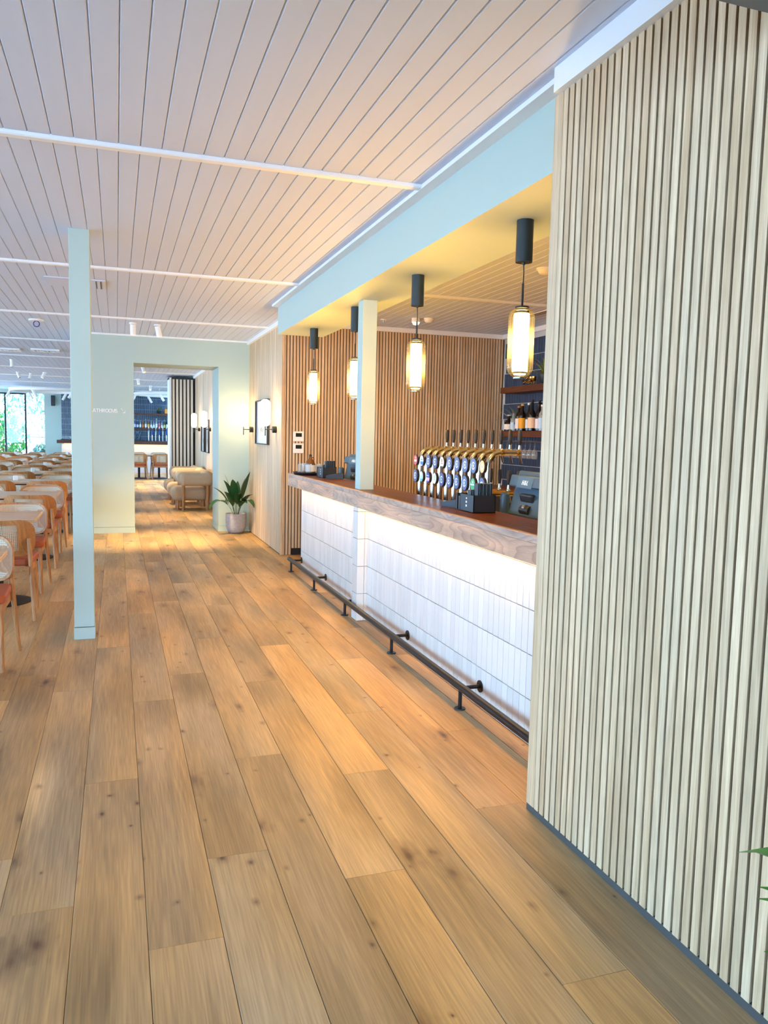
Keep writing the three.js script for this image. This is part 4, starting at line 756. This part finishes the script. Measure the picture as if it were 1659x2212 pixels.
// ───────────────────────── far bar
{
  const b = thing('far_bar', 'far timber topped bar with a glowing tiled front', 'bar', [0, 0, 0]);
  part(b, 'front_panel', box(-1.78, 2.98, 0, 1.0, -29.1, -28.9), M.tile);
  part(b, 'worktop', grain(box(-1.92, 2.98, 1.0, 1.11, -29.3, -28.72), 'x', 0.5, 1.6), M.shelfWood);
  const l = thing('light_strip', 'warm light strip under the far bar edge', 'light'); part(l, 'diffuser', box(-1.7, 2.9, 0.99, 0.998, -28.86, -28.84), M.led);
  const r = new THREE.RectAreaLight(LED, LAMP.strip * 0.8, 4.6, 0.02); r.name = 'far_bar_strip'; r.position.set(0.6, 0.985, -28.85); r.rotation.x = -Math.PI / 2; scene.add(r);
  [['upper', 2.06], ['lower', 1.51]].forEach(([w, y]) => part(thing('wall_shelf', `timber ${w} shelf on the far navy tiled wall`, 'shelf', [1.5, y, FZ + 0.14]), 'board', grain(box(-1.3, 1.4, 0, 0.07, -0.13, 0.13), 'x', 0.5, 1.6), M.shelfWood));
  const kinds = [['red', 0x7a1a2a, 0x202020], ['blue', 0xc8d8f0, 0xd0d8e8], ['blue', 0xd0dcf0, 0xd0d8e8], ['clear', 0xf0f0ee, 0xb08040], ['amber', 0xe07830, 0x402818], ['clear', 0xf4ece8, 0xf0f0f0], ['amber', 0xf0b050, 0xd8c090], ['clear', 0xf0ead8, 0xd0b060], ['clear', 0xe8eef2, 0x4060a0], ['clear', 0xf2f2f2, 0xe0e0e0], ['rose', 0xe05060, 0xe0c0c0], ['clear', 0xe8e0d0, 0x303030], ['green', 0xc8c060, 0xe0d8a0], ['brown', 0xf0e8e0, 0x604030], ['clear', 0xf4f4f0, 0xe8e8e8]];
  const cname = ['dark red', 'pale blue', 'cobalt', 'frosted', 'orange', 'ivory', 'honey', 'gold capped', 'blue capped', 'plain white', 'pink', 'black capped', 'olive', 'brown', 'cream'];
  kinds.forEach(([g, c, k], i) => bottle(`${cname[i]} spirit bottle on the far lower shelf, ${i < 12 ? nth[i] : ['thirteenth', 'fourteenth', 'fifteenth'][i - 12]} along`, 0.55 + i * 0.097, 1.58, FZ + 0.15, 0.036, rr(0.24, 0.36), 0.55, g, c, k, 'bottles on the far shelf'));
  for (let k = 0; k < 6; k++) { const t = thing('spirit_dispenser', `upturned bottle dispenser behind the far bar, ${nth[k]} along`, 'dispenser', [1.12 + k * 0.125, 1.11, -30.2], 0, 'bottle dispensers behind the far bar'); part(t, 'pole', T(cyl(0.015, 0.015, 0.34, 10), 0, 0.17, 0), M.chrome); part(t, 'bottle', T(bottleShape(0.036, 0.24, 0.5), 0, 0.22, 0), LQ[k % 2 ? 'blue' : 'clear']); part(t, 'handle', T(cyl(0.012, 0.016, 0.10, 10), 0, 0.48, 0), M.white); }
  part(thing('back_counter', 'low dark counter behind the far bar', 'counter'), 'body', box(-1.5, 2.9, 0, 1.11, -30.6, -29.9), M.blackMatt);
  till('small dark till on the far bar top', 0.72, -29.0, 0.2); scene.children[scene.children.length - 1].position.y = 1.11;
  tuft('shelf_plant', 'olive spiky plant in a dark pot on the far upper shelf', 1.52, 2.13, FZ + 0.15, 18, 0.24, M.leafOlive, M.blackMatt, 0.075, false);
  const rd = thing('radio', 'orange retro radio with a carrying handle on the far upper shelf', 'radio', [1.86, 2.13, FZ + 0.15]); part(rd, 'case', T(rbox(0.28, 0.18, 0.12, 0.02), 0, 0.09, 0), std({ color: 0xe08a28, roughness: 0.5 })); part(rd, 'handle', [box(-0.12, -0.105, 0.18, 0.26, -0.012, 0.012), box(0.105, 0.12, 0.18, 0.26, -0.012, 0.012), box(-0.12, 0.12, 0.25, 0.268, -0.012, 0.012)], std({ color: 0xb87028 })); part(rd, 'dial', T(cyl(0.025, 0.025, 0.01, 18).rotateX(Math.PI / 2), 0.06, 0.1, 0.064), M.brass);
  const gl = lathe([[0, 0], [0.028, 0], [0.034, 0.1], [0.032, 0.1], [0.026, 0.006], [0, 0.006]], 18);
  for (let k = 0; k < 4; k++) part(thing('tumbler', `clear glass on the far left end of the far bar, ${nth[k]} of four`, 'glass', [-1.72 + k * 0.08, 1.135, -29.0], 0, 'glasses on the far bar'), 'bowl', gl, M.drink);
  part(thing('serving_tray', 'black tray under glasses on the far bar', 'tray', [-1.6, 1.11, -29.0]), 'dish', T(rbox(0.42, 0.02, 0.3, 0.006, 1), 0, 0.011, 0), M.blackMatt);
}

// ───────────────────────── garden outside
{
  const g = struct('ground', 'pale paved ground outside the windows', 'ground'); part(g, 'paving', box(-60, 40, -0.3, -0.13, -80, 30), M.paving);
  const leafQ = (R, n, h) => { const l = []; for (let i = 0; i < n; i++) { const a = rnd() * 6.28, u = rr(-1, 1), q = Math.cbrt(rnd()), s = Math.sqrt(1 - u * u), w = rr(0.05, 0.1); const p = new THREE.PlaneGeometry(w, w * 2.2); p.rotateX(rr(-1.5, 1.5)).rotateY(rnd() * 6.28).rotateZ(rr(-0.8, 0.8)); p.translate(R * q * s * Math.cos(a), h + R * 1.1 * q * u, R * q * s * Math.sin(a)); l.push(p); } return l; };
  [['broad bright green garden shrub outside the far window', -4.3, -34.5, 1.0, 1.15, M.leafBright, 1500], ['pale green tall tree outside the far window frame', -3.2, -40, 1.6, 3.0, M.leafGrey, 1300], ['low blue green shrub outside the right window pane', -2.9, -35.9, 0.5, 0.45, M.leafGrey, 700], ['distant light green tree behind the shrubs', -6.4, -44, 2.2, 3.4, M.leafBright, 1500], ['dark green bush at the frame edge outside', -6.4, -33.6, 0.8, 0.8, M.leaf, 900]].forEach(([l, x, z, R, h, m, n]) => { const t = thing('garden_tree', l, 'tree', [x, -0.13, z]); part(t, 'trunk', bar(V(0, 0, 0), V(0.05, h, 0), 0.07, 0.03, 8), M.bark); part(t, 'foliage', leafQ(R, n, h), m).userData.kind = 'stuff'; });
  const r = thing('garden_railing', 'thin dark railing across the garden outside', 'railing', [-3, -0.13, -37.5]); part(r, 'top_rail', box(-4, 1.5, 1.2, 1.25, -0.02, 0.02), M.blackMatt); for (let k = 0; k < 6; k++) part(r, 'post', box(-4 + k * 1.08, -3.96 + k * 1.08, 0, 1.2, -0.02, 0.02), M.blackMatt);
}

scene.traverse((o) => { if (o.isMesh) { o.castShadow = true; o.receiveShadow = true; } if (o.isDirectionalLight || o.isSpotLight || o.isPointLight) o.castShadow = true; });
renderer.render(scene, camera);
